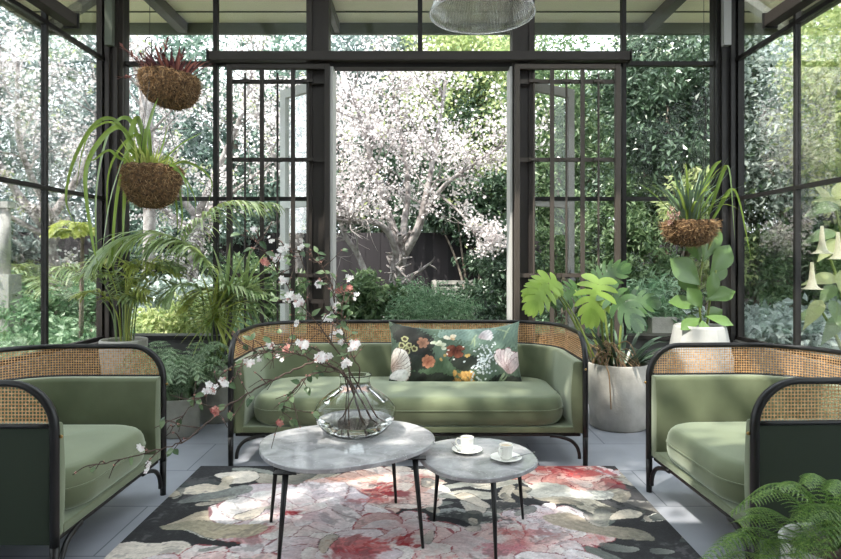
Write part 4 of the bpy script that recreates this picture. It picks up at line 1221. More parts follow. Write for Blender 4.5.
tB, cB = basket('hanging_basket', 'lower coir hanging basket trailing long strap leaves, on left', 152, 168, 208, 4.4, .198, 60, 0, 152)
Yb = 4.4
for (pts, W) in (
    ([(148,166),(146,140),(153,112),(158,98)], .045), ([(146,166),(130,120),(110,132),(97,190),(98,262),(106,276)], .05), ([(142,166),(122,128),(100,140),(85,175),(92,240),(100,270)], .05),
    ([(140,168),(118,122),(95,124),(74,160),(66,200),(78,230)], .035), ([(150,166),(138,118),(127,150),(124,200),(122,262)], .055), ([(152,166),(147,128),(138,160),(132,182),(128,206)], .05),
    ([(143,168),(128,150),(112,190),(104,235),(101,280)], .055), ([(160,168),(170,158),(178,182),(182,215),(180,232)], .035), ([(164,170),(182,162),(200,168),(212,182),(208,205)], .028),
    ([(160,168),(175,166),(187,186),(188,212)], .03), ([(164,168),(180,172),(194,195),(196,216)], .024), ([(158,166),(180,145),(203,132)], .02), ([(155,166),(163,145),(168,124)], .022),
    ([(140,168),(120,158),(108,150),(92,160),(84,150)], .03), ([(146,168),(132,140),(112,122),(92,130),(82,152),(76,190)], .028), ([(150,168),(142,150),(120,178),(112,250),(116,285)], .05),
    ([(160,168),(168,175),(176,200),(178,240)], .03), ([(146,166),(140,135),(122,145),(108,175),(107,230)], .04)):
    m = len(pts); ph = rnd.uniform(-.25, .15)
    P3 = [at(x, y, Yb + ph*math.sin(i/(m-1)*PI*.7) - .02*i) for i, (x, y) in enumerate(pts)]
    lb = MB(); lb.strap(P3, W*.74, .3); lb.build('leaf', M['strap'], tB, smooth=True)
f = MB()
for i in range(60):
    a = rr.uniform(0, 2*PI); q = rr.uniform(.02, .16); p = cB + Vector((q*math.cos(a), q*math.sin(a), 0))
    f.ribbon(p, (math.cos(a)*.6+.2, math.sin(a)*.6, rr.uniform(.5, 1.6)), rr.uniform(.08, .22), .016, rr.uniform(0, 1.5), 4, .2)
f.build('foliage', M['palmyellow'], tB)

tC, cC = basket('hanging_basket', 'coir hanging basket of spiky leaves and tiny pink blooms, on right', 690, 222, 246, 4.5, .175, 110, 0, 706)
for i in range(78):
    a = rr.uniform(0, 2*PI); q = rr.uniform(.01, .1); p = cC + Vector((q*math.cos(a), q*math.sin(a), 0)); lb = MB()
    lb.ribbon(p, (math.cos(a)*rr.uniform(.2, 1.0)+.05, math.sin(a)*rr.uniform(.2, .9), rr.uniform(.8, 1.8)), rr.uniform(.26, .52), rr.uniform(.014, .024), rr.uniform(.4, 2.6), 7, .3)
    lb.build('leaf', M['strap'] if i % 3 == 0 else M['lf_dark'], tC)
for (x0, y0_, x1, y1_, x2, y2_) in ((712, 220, 735, 190, 752, 262), (708, 216, 728, 165, 735, 240), (690, 215, 712, 170, 722, 160)):
    lb = MB(); lb.strap([at(x0, y0_, 4.45), at(x1, y1_, 4.35), at(x2, y2_, 4.3)], .03); lb.build('leaf', M['strap'], tC)
f = MB()
for k in range(14):
    p = at(672+rr.uniform(-6, 8), 216+rr.uniform(-8, 8), 4.38+rr.uniform(-.04, .04))
    for j in range(5):
        an = j*1.257+k; f.ribbon(p, (math.cos(an), -.3, math.sin(an)), .022, .015, .1, 2, .1)
f.build('flower', leafmat('pink blooms', [G(206, 150, 140), G(232, 196, 170), G(196, 120, 110)], .6, .4), tC)

# slim palm in a round concrete pot behind the left armchair
px_, py_ = -2.17, 4.55
t = thing('potted_palm', 'upright narrow-stemmed palm in round pot behind the left armchair', 'plant', (px_, py_, 0))
pot(t, px_, py_, 0, .165, .13, .60, M['concrete'])
for i in range(26):
    a = rr.uniform(0, 2*PI); q = rr.uniform(.0, .07); p = Vector((px_+q*math.cos(a), py_+q*math.sin(a), .57))
    L = rr.uniform(.45, .8); sp = rr.uniform(.05, .42); top = p + Vector((math.cos(a)*sp*L*.9, math.sin(a)*sp*L*.7, L*.75))
    md_ = p + Vector((math.cos(a)*sp*L*.2, math.sin(a)*sp*L*.2, L*.45)); e = top + Vector((math.cos(a)*.14, math.sin(a)*.1, -.02))
    fb = MB(); frond(fb, [p, md_, top, e], 8, .17, .022, .9, None, .3, .5, .7, 4, .006); fb.build('frond', M['palmyellow'] if i % 2 else M['palm'], t)

# large arching palm in tall concrete pot left of the sofa
kx, ky = -1.50, 4.57
t = thing('potted_palm', 'large arching palm in tall grey concrete pot left of sofa', 'plant', (kx, ky, 0))
pot(t, kx, ky, 0, .16, .14, .42, M['concrete_dark'])
b_ = (216, 372)
for (pts, n_, L, W, dr, mt) in (
    ([(214, 372), (222, 320), (205, 262), (165, 235), (125, 238), (95, 262)], 34, .42, .026, 1.5, 'palm'),
    ([(216, 372), (235, 310), (222, 280), (196, 250), (172, 240), (150, 246)], 22, .34, .026, 1.4, 'palm'),
    ([(214, 372), (190, 310), (178, 262), (196, 225), (232, 203), (272, 203)], 32, .34, .02, 1.7, 'palm'),
    ([(218, 372), (225, 330), (228, 300), (205, 290), (185, 305)], 22, .26, .022, 1.2, 'palmyellow'),
    ([(214, 372), (212, 330), (216, 300), (232, 285), (262, 292)], 24, .26, .020, 1.1, 'palm'),
    ([(215, 372), (205, 320), (200, 290), (180, 285), (165, 300)], 20, .24, .02, 1.2, 'palm')):
    m = len(pts); o_ = rnd.uniform(-.1, .1)
    P3 = [at(x, y, ky + o_*i/m*2 - .03*i) for i, (x, y) in enumerate(pts)]
    fb = MB(); frond(fb, P3, n_, L, W, dr, None, .4, .38, .45, 5, .008); fb.build('frond', M[mt], t)
# fan leaves
for (cx_, cy_, R_, nz, mt, k) in ((226, 300, .36, .3, 'palm', 26), (245, 292, .30, .4, 'palm', 22), (214, 318, .30, .2, 'palmyellow', 22)):
    c = at(cx_, cy_, 4.42); lb = MB()
    for i in range(k):
        an = math.radians(-65 + 310*i/(k-1)); d = Vector((math.cos(an), -.25+nz*.2, math.sin(an)*.85+.1))
        lb.ribbon(c, d, R_*1.15*rr.uniform(.85, 1.05), .030, .8, 6, .35)
    lb.build('fan_leaf', M[mt], t); MB().tube(spline([c, (c+at(215, 372, ky))/2 + Vector((.02, 0, .03)), at(215, 372, ky)], 5), .006, 6).build('stem', M['stem'], t)
f = MB()
for i in range(90):
    a = rr.uniform(0, 2*PI); q = rr.uniform(.05, .15); p = Vector((kx+q*math.cos(a), ky+q*math.sin(a), .40))
    f.ribbon(p, (math.cos(a), math.sin(a), rr.uniform(.2, 1.2)), rr.uniform(.1, .24), .016, rr.uniform(1.2, 2.8), 5, .25)
f.build('foliage', M['lf_mid'], t)

# low pot of feathery fern
qx, qy = -1.63, 4.2
t = thing('potted_fern', 'round concrete bowl of feathery fern between left armchair and sofa', 'plant', (qx, qy, 0))
pot(t, qx, qy, 0, .145, .135, .255, M['concrete_dark'])
for i in range(58):
    a = rr.uniform(0, 2*PI); L = rr.uniform(.22, .44); e_ = rr.uniform(.7, 1.6); p = Vector((qx+.06*math.cos(a), qy+.06*math.sin(a), .22)); h = Vector((math.cos(a), math.sin(a), 0))
    pts = [p, p+h*L*.2+Vector((0,0,L*.5*min(1.3, e_))), p+h*L*.5+Vector((0,0,L*.75*min(1.2, e_))), p+h*L*.85+Vector((0,0,L*.5*min(1.2, e_)))]
    fb = MB(); fern_frond(fb, pts, 13, .10, 6, .011); fb.build('frond', M['ferngrey'], t)

# near fern, lower right
nx_, ny_ = 1.31, 1.93
t = thing('potted_fern', 'lush green fern in pale pot in front of the right armchair', 'plant', (nx_, ny_, 0))
pot(t, nx_, ny_, 0, .16, .12, .30, M['whitepot'])
def nearf(pts, L, n=17, mt='fern'):
    fb = MB(); fern_frond(fb, pts, n+6, L*.78, 10, .0050); fb.build('frond', M[mt], t)
base_ = Vector((nx_, ny_, .28))
for (pts, L) in (([(820, 545), (800, 505), (775, 490), (752, 500)], .07), ([(825, 545), (812, 500), (795, 482), (778, 487)], .07), ([(830, 545), (828, 498), (815, 474), (804, 484)], .07),
    ([(835, 545), (842, 500), (838, 480), (828, 490)], .07), ([(815, 550), (790, 530), (762, 515), (738, 522)], .09), ([(812, 552), (780, 535), (752, 528), (725, 545)], .09),
    ([(818, 550), (790, 520), (765, 508), (745, 512)], .08), ([(822, 548), (835, 512), (812, 505), (796, 520)], .10), ([(826, 550), (850, 530), (815, 532), (798, 556)], .10),
    ([(810, 555), (770, 540), (735, 535), (702, 562)], .09), ([(812, 558), (770, 556), (740, 552), (715, 566)], .08), ([(815, 552), (785, 540), (768, 545), (760, 565)], .08)):
    m = len(pts); Ys = [ny_-.02, ny_-.10-rnd.uniform(0, .08), ny_-.2, ny_-.27]
    nearf([base_] + [at(x, y, Ys[min(i+1, 3)]) for i, (x, y) in enumerate(pts[1:])], L)
for i in range(8):
    a = rr.uniform(-.6, PI+.3) if i < 2 else rr.uniform(0, 2*PI); L = rr.uniform(.3, .46); h = Vector((math.cos(a), math.sin(a)*.75, 0))
    if h.y > .0: h.y *= .35
    nearf([base_, base_+h*L*.3+Vector((0,0,L*.38)), base_+h*L*.65+Vector((0,0,L*.42)), base_+h*L+Vector((0,0,L*.2))], .08)

# =============================================================== BLOSSOM BRANCHES IN THE VASE
def rosette(mb, p, nrm, r, k=5):
    d, s, n_ = frame_from(nrm, (rr.uniform(-1, 1), rr.uniform(-1, 1), rr.uniform(-1, 1)))
    for i in range(k):
        a = 2*PI*i/k; e = s*math.cos(a) + n_*math.sin(a); g = s*(-math.sin(a)) + n_*math.cos(a)
        mb.add([p, p+e*r*.6-g*r*.38+d*r*.2, p+e*r+d*r*.3, p+e*r*.6+g*r*.38+d*r*.2], [(0, 1, 2, 3)])
brn = [0]
def branch(label, pts, r0=.0048, tw=14, blooms=(), leaves=4, buds=6, dark=False, seed=1):
    rg = random.Random(seed)
    t = thing('blossom_branch', label, 'branch', (VX, VY, T1+.012), 0, 'blossom branches in the glass vase')
    q = spline(pts, 7); m = len(q); wob = [Vector((rg.uniform(-1, 1), rg.uniform(-1, 1), rg.uniform(-1, 1)))*.0035 for _ in q]; wob[0] *= 0
    q = [a+b for a, b in zip(q, wob)]
    sb = MB(); sb.tube(q, [r0*.82*(1-.66*i/(m-1)) for i in range(m)], 7)
    lf = MB(); bd = MB(); fl_ = MB()
    for k in range(int(tw*1.7)):
        i = int(m*(.30+.68*(k+rg.random()*.6)/int(tw*1.7))); i = min(i, m-2); p = q[i]; d = (q[i+1]-q[i-1]).normalized()
        e = (d*.7 + Vector((rg.uniform(-1, 1), rg.uniform(-.8, .8), rg.uniform(-.9, .9)))).normalized(); L = rg.uniform(.03, .15)
        pp = [p, p+e*L*.5+Vector((0, 0, rg.uniform(-.01, .02))), p+e*L]; sq = spline(pp, 4)
        sb.tube(sq, [.0026*(1-.5*j/(len(sq)-1)) for j in range(len(sq))], 5)
        end = sq[-1]; u = rg.random()
        for j in range(1): rosette(bd, sq[rg.randrange(2, len(sq))], (rg.uniform(-1,1), -1, 1), .0055, 4)
        if u < .08:
            for j in range(3): rosette(fl_, end+Vector((rg.uniform(-1,1), rg.uniform(-1,1), rg.uniform(-1,1)))*.013, (rg.uniform(-1,1), -1.2, rg.uniform(-.5,1)), rg.uniform(.010, .015))
        elif u < .30:
            for j in range(rg.choice((2, 3))): blade(lf, end, e+Vector((rg.uniform(-1,1), rg.uniform(-1,1), rg.uniform(-1,.6))), (0, -1, 1), rg.uniform(.025, .05), .022, 'ovate', .2, 0, .1, 4, 1)
    sb.build('stem', M['twig'], t, smooth=True)
    for (bx, by, Y_, n_, R_, red_) in blooms:
        c = at(bx, by, Y_); b2 = MB()
        for j in range(n_): rosette(b2, c + Vector((rg.gauss(0, 1), rg.gauss(0, .8), rg.gauss(0, .8)))*R_*.5, (rg.uniform(-1,1), -1.2, rg.uniform(-.6,1)), rg.uniform(.012, .019))
        b2.build('blossom', M['blossom_red'] if red_ else M['bloom'], t)
        b3 = MB()
        i = min(range(m), key=lambda j: (q[j]-c).length); b3.tube([q[i], (q[i]+c)/2+Vector((0, 0, .008)), c], .0018, 5); b3.build('twig', M['twig'], t)
        if not red_: 
            for j in range(2): rosette(bd, c+Vector((rg.uniform(-1,1), 0, rg.uniform(-1,1)))*R_, (0, -1, 0), .008, 4)
    if fl_.v: fl_.build('blossom', M['bloom'], t)
    for k in range(0, len(bd.v), 16):
        b1 = MB(); b1.add(bd.v[k:k+16], [(4*j, 4*j+1, 4*j+2, 4*j+3) for j in range(4)]); b1.build('bud', M['blossom_red'], t)
    for k in range(leaves):
        i = min(int(m*(.4+.58*(k+.5)/leaves)), m-2)
        blade(lf, q[i], Vector((rg.uniform(-1,1), rg.uniform(-.6,.4), rg.uniform(-1,.6))), (0, -1, .8), rg.uniform(.03, .055), .026, 'ovate', .2, 0, .1, 4, 1)
    if lf.v: lf.build('foliage', M['lf_mid'], t)
def bp(l): return [at(x, y, Y_) for x, y, Y_ in l]
Zb = T1+.014
def base(dx, dy): return Vector((VX+dx, VY+dy, Zb))
neck = lambda x, y=0: Vector((VX+x, VY+y, T1+.25))
branch('blossom branch curving high up to the left in front of the gate', [base(.13, .03), neck(-.01, .02)]+bp([(331, 342, 2.75), (303, 307, 2.72), (282, 278, 2.7), (264, 249, 2.68), (257, 235, 2.66)]), .005, 18,
       [(306, 344, 2.66, 7, .02, 0), (292, 297, 2.68, 7, .022, 0), (300, 301, 2.7, 6, .02, 0), (276, 258, 2.68, 5, .02, 0), (283, 280, 2.66, 5, .015, 0), (266, 262, 2.68, 6, .015, 1)], 5, seed=3)
branch('tall slender blossom branch arching up towards the doorway post', [base(.05, -.05), neck(-.02, -.01)]+bp([(345, 345, 2.86), (335, 315, 2.9), (332, 288, 2.92), (318, 262, 2.95), (298, 251, 2.98), (278, 245, 3.0)]), .005, 18,
       [(318, 283, 2.9, 6, .02, 0), (329, 318, 2.85, 7, .02, 0), (342, 290, 2.9, 5, .02, 1), (337, 305, 2.88, 5, .015, 0)], 6, seed=5)
branch('upright blossom branch leaning right above the vase', [base(-.08, .05), neck(.02, .02)]+bp([(350, 352, 2.8), (342, 328, 2.82), (343, 302, 2.85), (344, 285, 2.88)]), .0045, 12,
       [(353, 348, 2.74, 7, .022, 0), (337, 332, 2.78, 6, .02, 0), (356, 344, 2.72, 6, .02, 0), (348, 288, 2.85, 4, .015, 1)], 6, seed=7)
branch('long low blossom branch reaching down over the left armchair', [base(.10, .0), neck(-.03, -.02)]+bp([(318, 362, 2.66), (290, 372, 2.6), (262, 386, 2.5), (238, 399, 2.42), (212, 418, 2.32), (186, 440, 2.22), (150, 452, 2.15), (110, 462, 2.1), (88, 467, 2.08)]), .0058, 9,
       [(215, 412, 2.3, 6, .018, 1), (318, 359, 2.62, 7, .02, 0), (325, 356, 2.62, 6, .02, 0)], 2, seed=11)
branch('spreading blossom branch crossing the sofa arm, white flowers at its tip', [base(.04, .04), neck(-.04, .01)]+bp([(325, 366, 2.72), (300, 355, 2.7), (270, 352, 2.66), (246, 358, 2.6), (234, 378, 2.5), (212, 388, 2.42), (190, 408, 2.36), (166, 436, 2.3)]), .005, 16,
       [(210, 388, 2.40, 9, .024, 0), (223, 382, 2.44, 5, .018, 0), (304, 345, 2.66, 9, .026, 0), (324, 358, 2.68, 8, .024, 0), (248, 362, 2.6, 4, .02, 0)], 5, seed=13)
branch('short drooping blossom twig with green leaves left of vase', [base(-.05, .02), neck(-.045, 0)]+bp([(322, 372, 2.7), (304, 378, 2.66), (296, 390, 2.62), (285, 404, 2.58), (280, 424, 2.56)]), .0036, 8,
       [(279, 422, 2.56, 4, .012, 1), (345, 363, 2.7, 8, .024, 0)], 5, seed=17)
branch('thin twiggy blossom branch fanning low behind the others', [base(-.02, -.06), neck(-.035, -.02)]+bp([(330, 358, 2.86), (305, 345, 2.84), (282, 346, 2.82), (258, 352, 2.8), (238, 342, 2.78)]), .004, 18,
       [(270, 345, 2.8, 4, .015, 0), (286, 350, 2.8, 4, .015, 1)], 6, seed=19)
# =============================================================== THE GARDEN
GZ = -.05
MB().box(-14, 14, -8, 17, -.12, GZ).build('ground', M['ground'], kind=ST, world_origin=(0, 4, GZ))

def leaf_arrays(seed, blobs, n, size, ar=.45, cr=.16, nclump=None, fill=.25, hang=.3):
    g = np.random.RandomState(seed)
    B = np.array(blobs, dtype=float); wt_ = B[:, 3]*B[:, 4] + B[:, 4]*B[:, 5] + B[:, 3]*B[:, 5]; wt_ /= wt_.sum()
    K = nclump or max(12, n//55)
    bi = g.choice(len(B), K, p=wt_); dv = g.normal(size=(K, 3)); dv /= np.linalg.norm(dv, axis=1)[:, None]
    rad = np.where(g.rand(K) < fill, g.rand(K)**.5, .82+.26*g.rand(K))
    cc = B[bi, :3] + dv*rad[:, None]*B[bi, 3:6]
    ci = g.randint(0, K, n); p = cc[ci] + g.normal(size=(n, 3))*cr*np.array([1, 1, .7])
    p[:, 2] = np.maximum(p[:, 2], GZ+.03)
    d = dv[ci]*.6 + g.normal(size=(n, 3))*.7; d[:, 2] -= hang; d /= np.linalg.norm(d, axis=1)[:, None]
    nn = g.normal(size=(n, 3)) + np.array([0, -.3, .8]); s = np.cross(d, nn); s /= np.linalg.norm(s, axis=1)[:, None]; up_ = np.cross(s, d)
    L = (size*g.uniform(.7, 1.3, n))[:, None]; W = L*ar*.5
    v = np.stack([p, p+d*L*.45+s*W+up_*W*.35, p+d*L-up_*L*.12, p+d*L*.45-s*W+up_*W*.35], 1).reshape(-1, 3)
    return v
def quads_mb(v):
    mb = MB(); mb.v = v.tolist(); mb.f = np.arange(len(v)).reshape(-1, 4).tolist(); return mb
def rose_arrays(seed, pts, per, spread, r):
    g = np.random.RandomState(seed); P0 = np.repeat(np.array(pts), per, 0); n = len(P0); P0 = P0 + g.normal(size=(n, 3))*spread
    d = g.normal(size=(n, 3)) + np.array([0, -.8, .2]); d /= np.linalg.norm(d, axis=1)[:, None]
    a = g.normal(size=(n, 3)); s = np.cross(d, a); s /= np.linalg.norm(s, axis=1)[:, None]; u = np.cross(d, s); R = (r*g.uniform(.7, 1.25, n))[:, None]
    out = []
    for i in range(5):
        c_, s_ = math.cos(2*PI*i/5), math.sin(2*PI*i/5); e = s*c_+u*s_; f = -s*s_+u*c_
        out.append(np.stack([P0, P0+e*R*.6-f*R*.45+d*R*.2, P0+e*R+d*R*.25, P0+e*R*.6+f*R*.45+d*R*.2], 1))
    return np.concatenate(out, 0).reshape(-1, 3)
def grow(mb, p, d, L, r, lv, tips, rg, up_=.15, kids=3):
    pts = [p]; q = Vector(p); dd = Vector(d).normalized(); k = 4
    for i in range(k):
        dd = (dd + Vector((rg.uniform(-1, 1), rg.uniform(-1, 1), rg.uniform(-1, 1)+up_))*.24).normalized(); q = q + dd*L/k; pts.append(q.copy())
    mb.tube(pts, [r*(1-.55*i/k) for i in range(k+1)], 5 if lv > 0 else 4, cap=False)
    if lv <= 1:
        for a in pts[1:]: tips.append(tuple(a))
    if lv > 0:
        for j in range(kids):
            i = rg.randint(1, k); nd = (dd*.55 + Vector((rg.uniform(-1, 1), rg.uniform(-1, 1), rg.uniform(-.7, .9)))).normalized()
            grow(mb, pts[i], nd, L*rg.uniform(.55, .8), r*.5, lv-1, tips, rg, up_, kids)
def tree(name, label, cat, base, blobs, n, size, m, seed, trunk_r=.09, ar=.45, cr=.16, group=None, bark='bark', fill=.25, kind=None):
    t = thing(name, label, cat, base, 0, group)
    base = Vector(base)
    if trunk_r:
        b = MB()
        for bl in blobs[:4]:
            c = Vector(bl[:3]); mid = base.lerp(c, .5) + Vector((rnd.uniform(-.1, .1), 0, .1)); b.tube(spline([base, mid, c], 4), [trunk_r*(1-.7*i/8) for i in range(9)], 7)
        b.build('trunk', M[bark], t, smooth=True)
    quads_mb(leaf_arrays(seed, blobs, n, size, ar, cr, fill=fill)).build('crown', M[m], t)
    return t
def wb(px, py, Y, rx, ry, rz):
    p = at(px, py, Y); return (p.x, p.y, p.z, rx, ry, rz)

# dark paling fence
fz = 1.68
def fence(label, x0, y0_, x1, y1_):
    t = thing('paling_fence', label, 'fence', ((x0+x1)/2, (y0_+y1_)/2, GZ), 0, 'fences around the garden')
    d = Vector((x1-x0, y1_-y0_, 0)); L = d.length; d.normalize(); b = MB(); k = int(L/.14); s = Vector((-d.y, d.x, 0))
    for i in range(k):
        c = Vector((x0, y0_, 0)) + d*(.07+i*L/k); b.obox(c + Vector((0, 0, (fz+GZ)/2)) + s*(.006*(i % 2)), d, s, L/k*.5, .01, (fz-GZ)/2)
    b.build('palings', M['fence'], t)
    for i in range(int(L/2.4)+1):
        c = Vector((x0, y0_, (fz+GZ)/2)) + d*min(i*2.4, L) + s*.06; q_ = MB(); q_.obox(c, d, s, .045, .045, (fz-GZ)/2+.02); q_.build('post', M['fence'], t)
fence('dark timber paling fence across the back of the garden', -9, 11.5, 9, 11.5)
fence('dark timber paling fence along the left side of the garden', -7.2, 2.0, -7.2, 11.4)
fence('dark timber paling fence along the right side of the garden', 8.2, 2.0, 8.2, 11.4)

# blossom tree seen through the doorway
def blossom_tree(label, base, limbs, seed, per=2, R=.026, lv=3, leaves=0, rtrunk=.085, flim=None, kids=3, bl='blossom'):
    rg = random.Random(seed); t = thing('blossom_tree', label, 'tree', base, 0, 'flowering trees'); tr = MB(); tw = MB(); tips = []
    for (pts, r0, r1, Lg) in limbs:
        q = spline(pts, 6); m = len(q); tr.tube(q, [r0+(r1-r0)*i/(m-1) for i in range(m)], 9)
        for i in range(int(m*.35), m):
            if rg.random() < .8 or i == m-1:
                d = (q[i]-q[i-1]).normalized(); nd = d*.5 + Vector((rg.uniform(-1, 1), rg.uniform(-1, 1), rg.uniform(-.4, 1)))
                grow(tw, q[i], nd, Lg*rg.uniform(.6, 1.2), r1*.7, lv-1, tips, rg, .15, kids)
    tr.build('trunk', M['barkpale'], t, smooth=True); tw.build('twig', M['barkpale'], t)
    if flim: tips = [p for p in tips if flim(p)]
    quads_mb(rose_arrays(seed, tips, per, .05, R)).build('blossom', M[bl], t)
    if leaves:
        g = np.random.RandomState(seed+1); pp = np.array(tips)[g.randint(0, len(tips), leaves)]
        blobs = [(p[0], p[1], p[2], .03, .03, .03) for p in pp]
        quads_mb(leaf_arrays(seed+2, blobs, leaves*2, .05, .5, .04, nclump=len(blobs))).build('foliage', M['lf_light'], t)
    return t
def L8(l, Y0=8): return [at(x, y, Y0+dy) for x, y, dy in l]
blossom_tree('white blossom tree in full flower framed by the open doorway', at(398, 318, 8) * 1, [
    ([Vector((at(398, 318, 8).x, 8, GZ))] + L8([(400, 300, 0), (397, 275, 0), (402, 252, 0)]), .12, .085, .3),
    (L8([(402, 256, 0), (392, 225, .1), (381, 195, .1), (371, 160, .2), (362, 125, .2), (352, 90, .2)]), .065, .02, .55),
    (L8([(400, 262, 0), (388, 232, -.2), (372, 222, -.3), (352, 222, -.4), (330, 215, -.5), (310, 190, -.6)]), .05, .015, .5),
    (L8([(402, 255, 0), (404, 225, .3), (408, 190, .4), (404, 150, .5), (396, 110, .5), (392, 75, .4)]), .055, .018, .55),
    (L8([(404, 254, 0), (418, 228, -.1), (425, 200, -.1), (432, 165, 0), (440, 120, .1), (446, 80, 0)]), .065, .018, .55),
    (L8([(424, 212, -.1), (445, 185, -.3), (468, 168, -.4), (495, 150, -.5), (520, 140, -.6)]), .035, .012, .45),
    (L8([(440, 195, -.2), (462, 215, -.4), (478, 240, -.5), (490, 252, -.5)]), .018, .008, .25),
    (L8([(381, 310, -.2), (370, 285, -.2), (358, 255, -.2), (345, 235, -.3), (335, 205, -.4), (325, 170, -.4), (318, 130, -.3)]), .045, .018, .5)],
    41, 2, .019, 3, 220, flim=lambda p: p[2] > 1.72 or (p[0] > .5 and p[2] > 1.3))
blossom_tree('pale flowering tree filling the far left window beside its post', (-4.9, 8.2, GZ), [
    ([(-4.9, 8.2, GZ), (-4.8, 8.2, .8), (-4.9, 8.1, 1.6)], .10, .08, .3),
    ([(-4.9, 8.1, 1.6), (-5.3, 8, 2.2), (-5.6, 7.8, 3.0), (-5.6, 7.8, 3.8)], .06, .02, .7), ([(-4.9, 8.1, 1.6), (-4.5, 8.2, 2.3), (-4.1, 8.1, 3.0), (-3.9, 8, 3.7)], .06, .02, .7),
    ([(-4.9, 8.1, 1.5), (-5.6, 7.6, 2.0), (-6.2, 7.2, 2.3)], .04, .015, .6), ([(-4.8, 8.1, 1.7), (-4.9, 7.6, 2.6), (-4.8, 7.4, 3.6)], .05, .02, .7)], 52, 2, .020, 3, 260)
blossom_tree('pale flowering tree behind the two left hanging baskets', (-3.2, 8.9, GZ), [
    ([(-3.2, 8.9, GZ), (-3.25, 8.9, 1.0), (-3.2, 8.9, 1.8)], .09, .07, .3),
    ([(-3.2, 8.9, 1.8), (-3.6, 8.8, 2.4), (-3.8, 8.7, 3.2), (-4.0, 8.6, 4.0)], .055, .02, .6), ([(-3.2, 8.9, 1.8), (-2.8, 8.8, 2.6), (-2.5, 8.7, 3.2), (-2.3, 8.7, 4.0)], .055, .02, .6),
    ([(-3.2, 8.9, 1.6), (-3.7, 8.4, 2.0), (-4.2, 8.1, 2.4)], .04, .015, .5), ([(-3.2, 8.9, 1.7), (-2.6, 8.6, 2.1), (-2.0, 8.4, 2.5)], .04, .015, .5)], 63, 2, .020, 3, 240)
blossom_tree('pale flowering tree behind the dark barred gate', (-1.75, 9.3, GZ), [
    ([(-1.75, 9.3, GZ), (-1.8, 9.3, 1.0), (-1.8, 9.3, 1.9)], .08, .06, .3),
    ([(-1.8, 9.3, 1.9), (-2.1, 9.2, 2.6), (-2.4, 9.1, 3.4), (-2.4, 9, 4.1)], .05, .02, .6), ([(-1.8, 9.3, 1.9), (-1.5, 9.3, 2.7), (-1.2, 9.2, 3.3), (-1.1, 9.2, 4.1)], .05, .02, .6)], 74, 2, .020, 3, 150)

BG = 'trees beyond the garden fence'
# far trees
far = [
    ('lf_grey', 'grey green tree beyond the fence, far left of the garden', [wb(-60, 130, 13, 2.2, 1.2, 1.9), wb(0, 90, 13.4, 1.9, 1.2, 1.8), wb(-20, 210, 13, 2, 1, 1.2)]),
    ('lf_grey', 'grey green tree beyond the fence, behind the left hanging baskets', [wb(110, 100, 13.2, 1.9, 1.1, 1.9), wb(160, 150, 13, 1.8, 1, 1.4), wb(100, 205, 12.8, 1.8, .9, 1.0)]),
    ('lf_teal', 'bluish green tree beyond the fence, behind the dark barred gate', [wb(235, 110, 13, 1.8, 1.1, 1.9), wb(280, 160, 12.8, 1.6, 1, 1.4), wb(240, 205, 12.7, 1.6, .9, .9)]),
    ('lf_dark', 'dark tree beyond the fence, behind the white blossom tree', [wb(350, 170, 13, 1.5, 1.0, 1.2), wb(400, 195, 12.7, 1.7, .9, .9), wb(440, 150, 13.2, 1.5, 1.0, 1.5)]),
    ('lf_grey', 'tall hazy tree beyond the fence, above the white blossom tree', [wb(365, 85, 14, 1.4, .9, 1.5), wb(410, 70, 14.2, 1.3, .9, 1.6), wb(330, 110, 14, 1.2, .9, 1.2)]),
    ('lf_light', 'bright lime green tree beyond the fence, right part of the doorway view', [wb(480, 95, 13, 1.5, 1.0, 1.6), wb(500, 150, 12.8, 1.2, .9, 1.2), wb(455, 60, 13.4, 1.2, .9, 1.0)]),
    ('lf_mid', 'mid green tree beyond the fence, behind the brown barred gate', [wb(560, 120, 12.8, 1.5, 1.0, 1.8), wb(590, 180, 12.6, 1.6, .9, 1.3), wb(520, 190, 12.8, 1.3, .9, 1.2)]),
    ('lf_olive', 'pale olive tree beyond the fence, behind the right corner post', [wb(680, 90, 12.8, 1.9, 1.1, 1.6), wb(740, 150, 12.6, 2.0, 1.1, 1.6), wb(640, 150, 12.9, 1.6, 1.1, 1.4)]),
    ('lf_olive', 'pale olive tree beyond the fence, far right of the garden', [wb(820, 90, 12, 2.0, 1.2, 1.9), wb(900, 140, 12, 2.2, 1.3, 2.2), wb(850, 190, 12, 1.8, 1.2, 1.4)]),
]
for i, (m, lab, bl) in enumerate(far):
    c = bl[0]; tree('tall_tree', lab, 'tree', (c[0], c[1], GZ), bl, 15000, .13, m, 100+i, .14, .5, .24, BG)
# nearer trees
tree('camellia_tree', 'dense dark glossy tree outside the windows right of the doorway', 'tree', (3.2, 7.8, GZ), [wb(668, 105, 7.8, .75, .6, .8), wb(700, 160, 7.6, .6, .6, .7), wb(645, 170, 7.9, .55, .5, .6), wb(690, 60, 8, .8, .6, .7), wb(640, 90, 8.3, .5, .5, .6)], 15000, .095, 'lf_dark', 201, .08, .45, .13)
tree('leafy_tree', 'whitish leaved tree outside the right window wall', 'tree', (4.7, 7.6, GZ), [wb(765, 110, 7.6, .75, .6, .7), wb(770, 165, 7.4, .65, .6, .55), wb(810, 80, 7.8, .7, .6, .7), wb(750, 60, 8, .6, .5, .6), wb(830, 140, 7.4, .6, .6, .7)], 15000, .085, 'lf_silver', 202, .08, .45, .14)
tree('leafy_tree', 'lime green tree at the far right, outside the last window', 'tree', (5.3, 6.5, GZ), [wb(840, 60, 6.6, .5, .6, .6), wb(865, 110, 6.4, .6, .6, .7), wb(880, 40, 6.6, .7, .7, .7), wb(850, 160, 6.5, .4, .5, .5)], 9000, .08, 'lf_light', 203, .06, .45, .13)
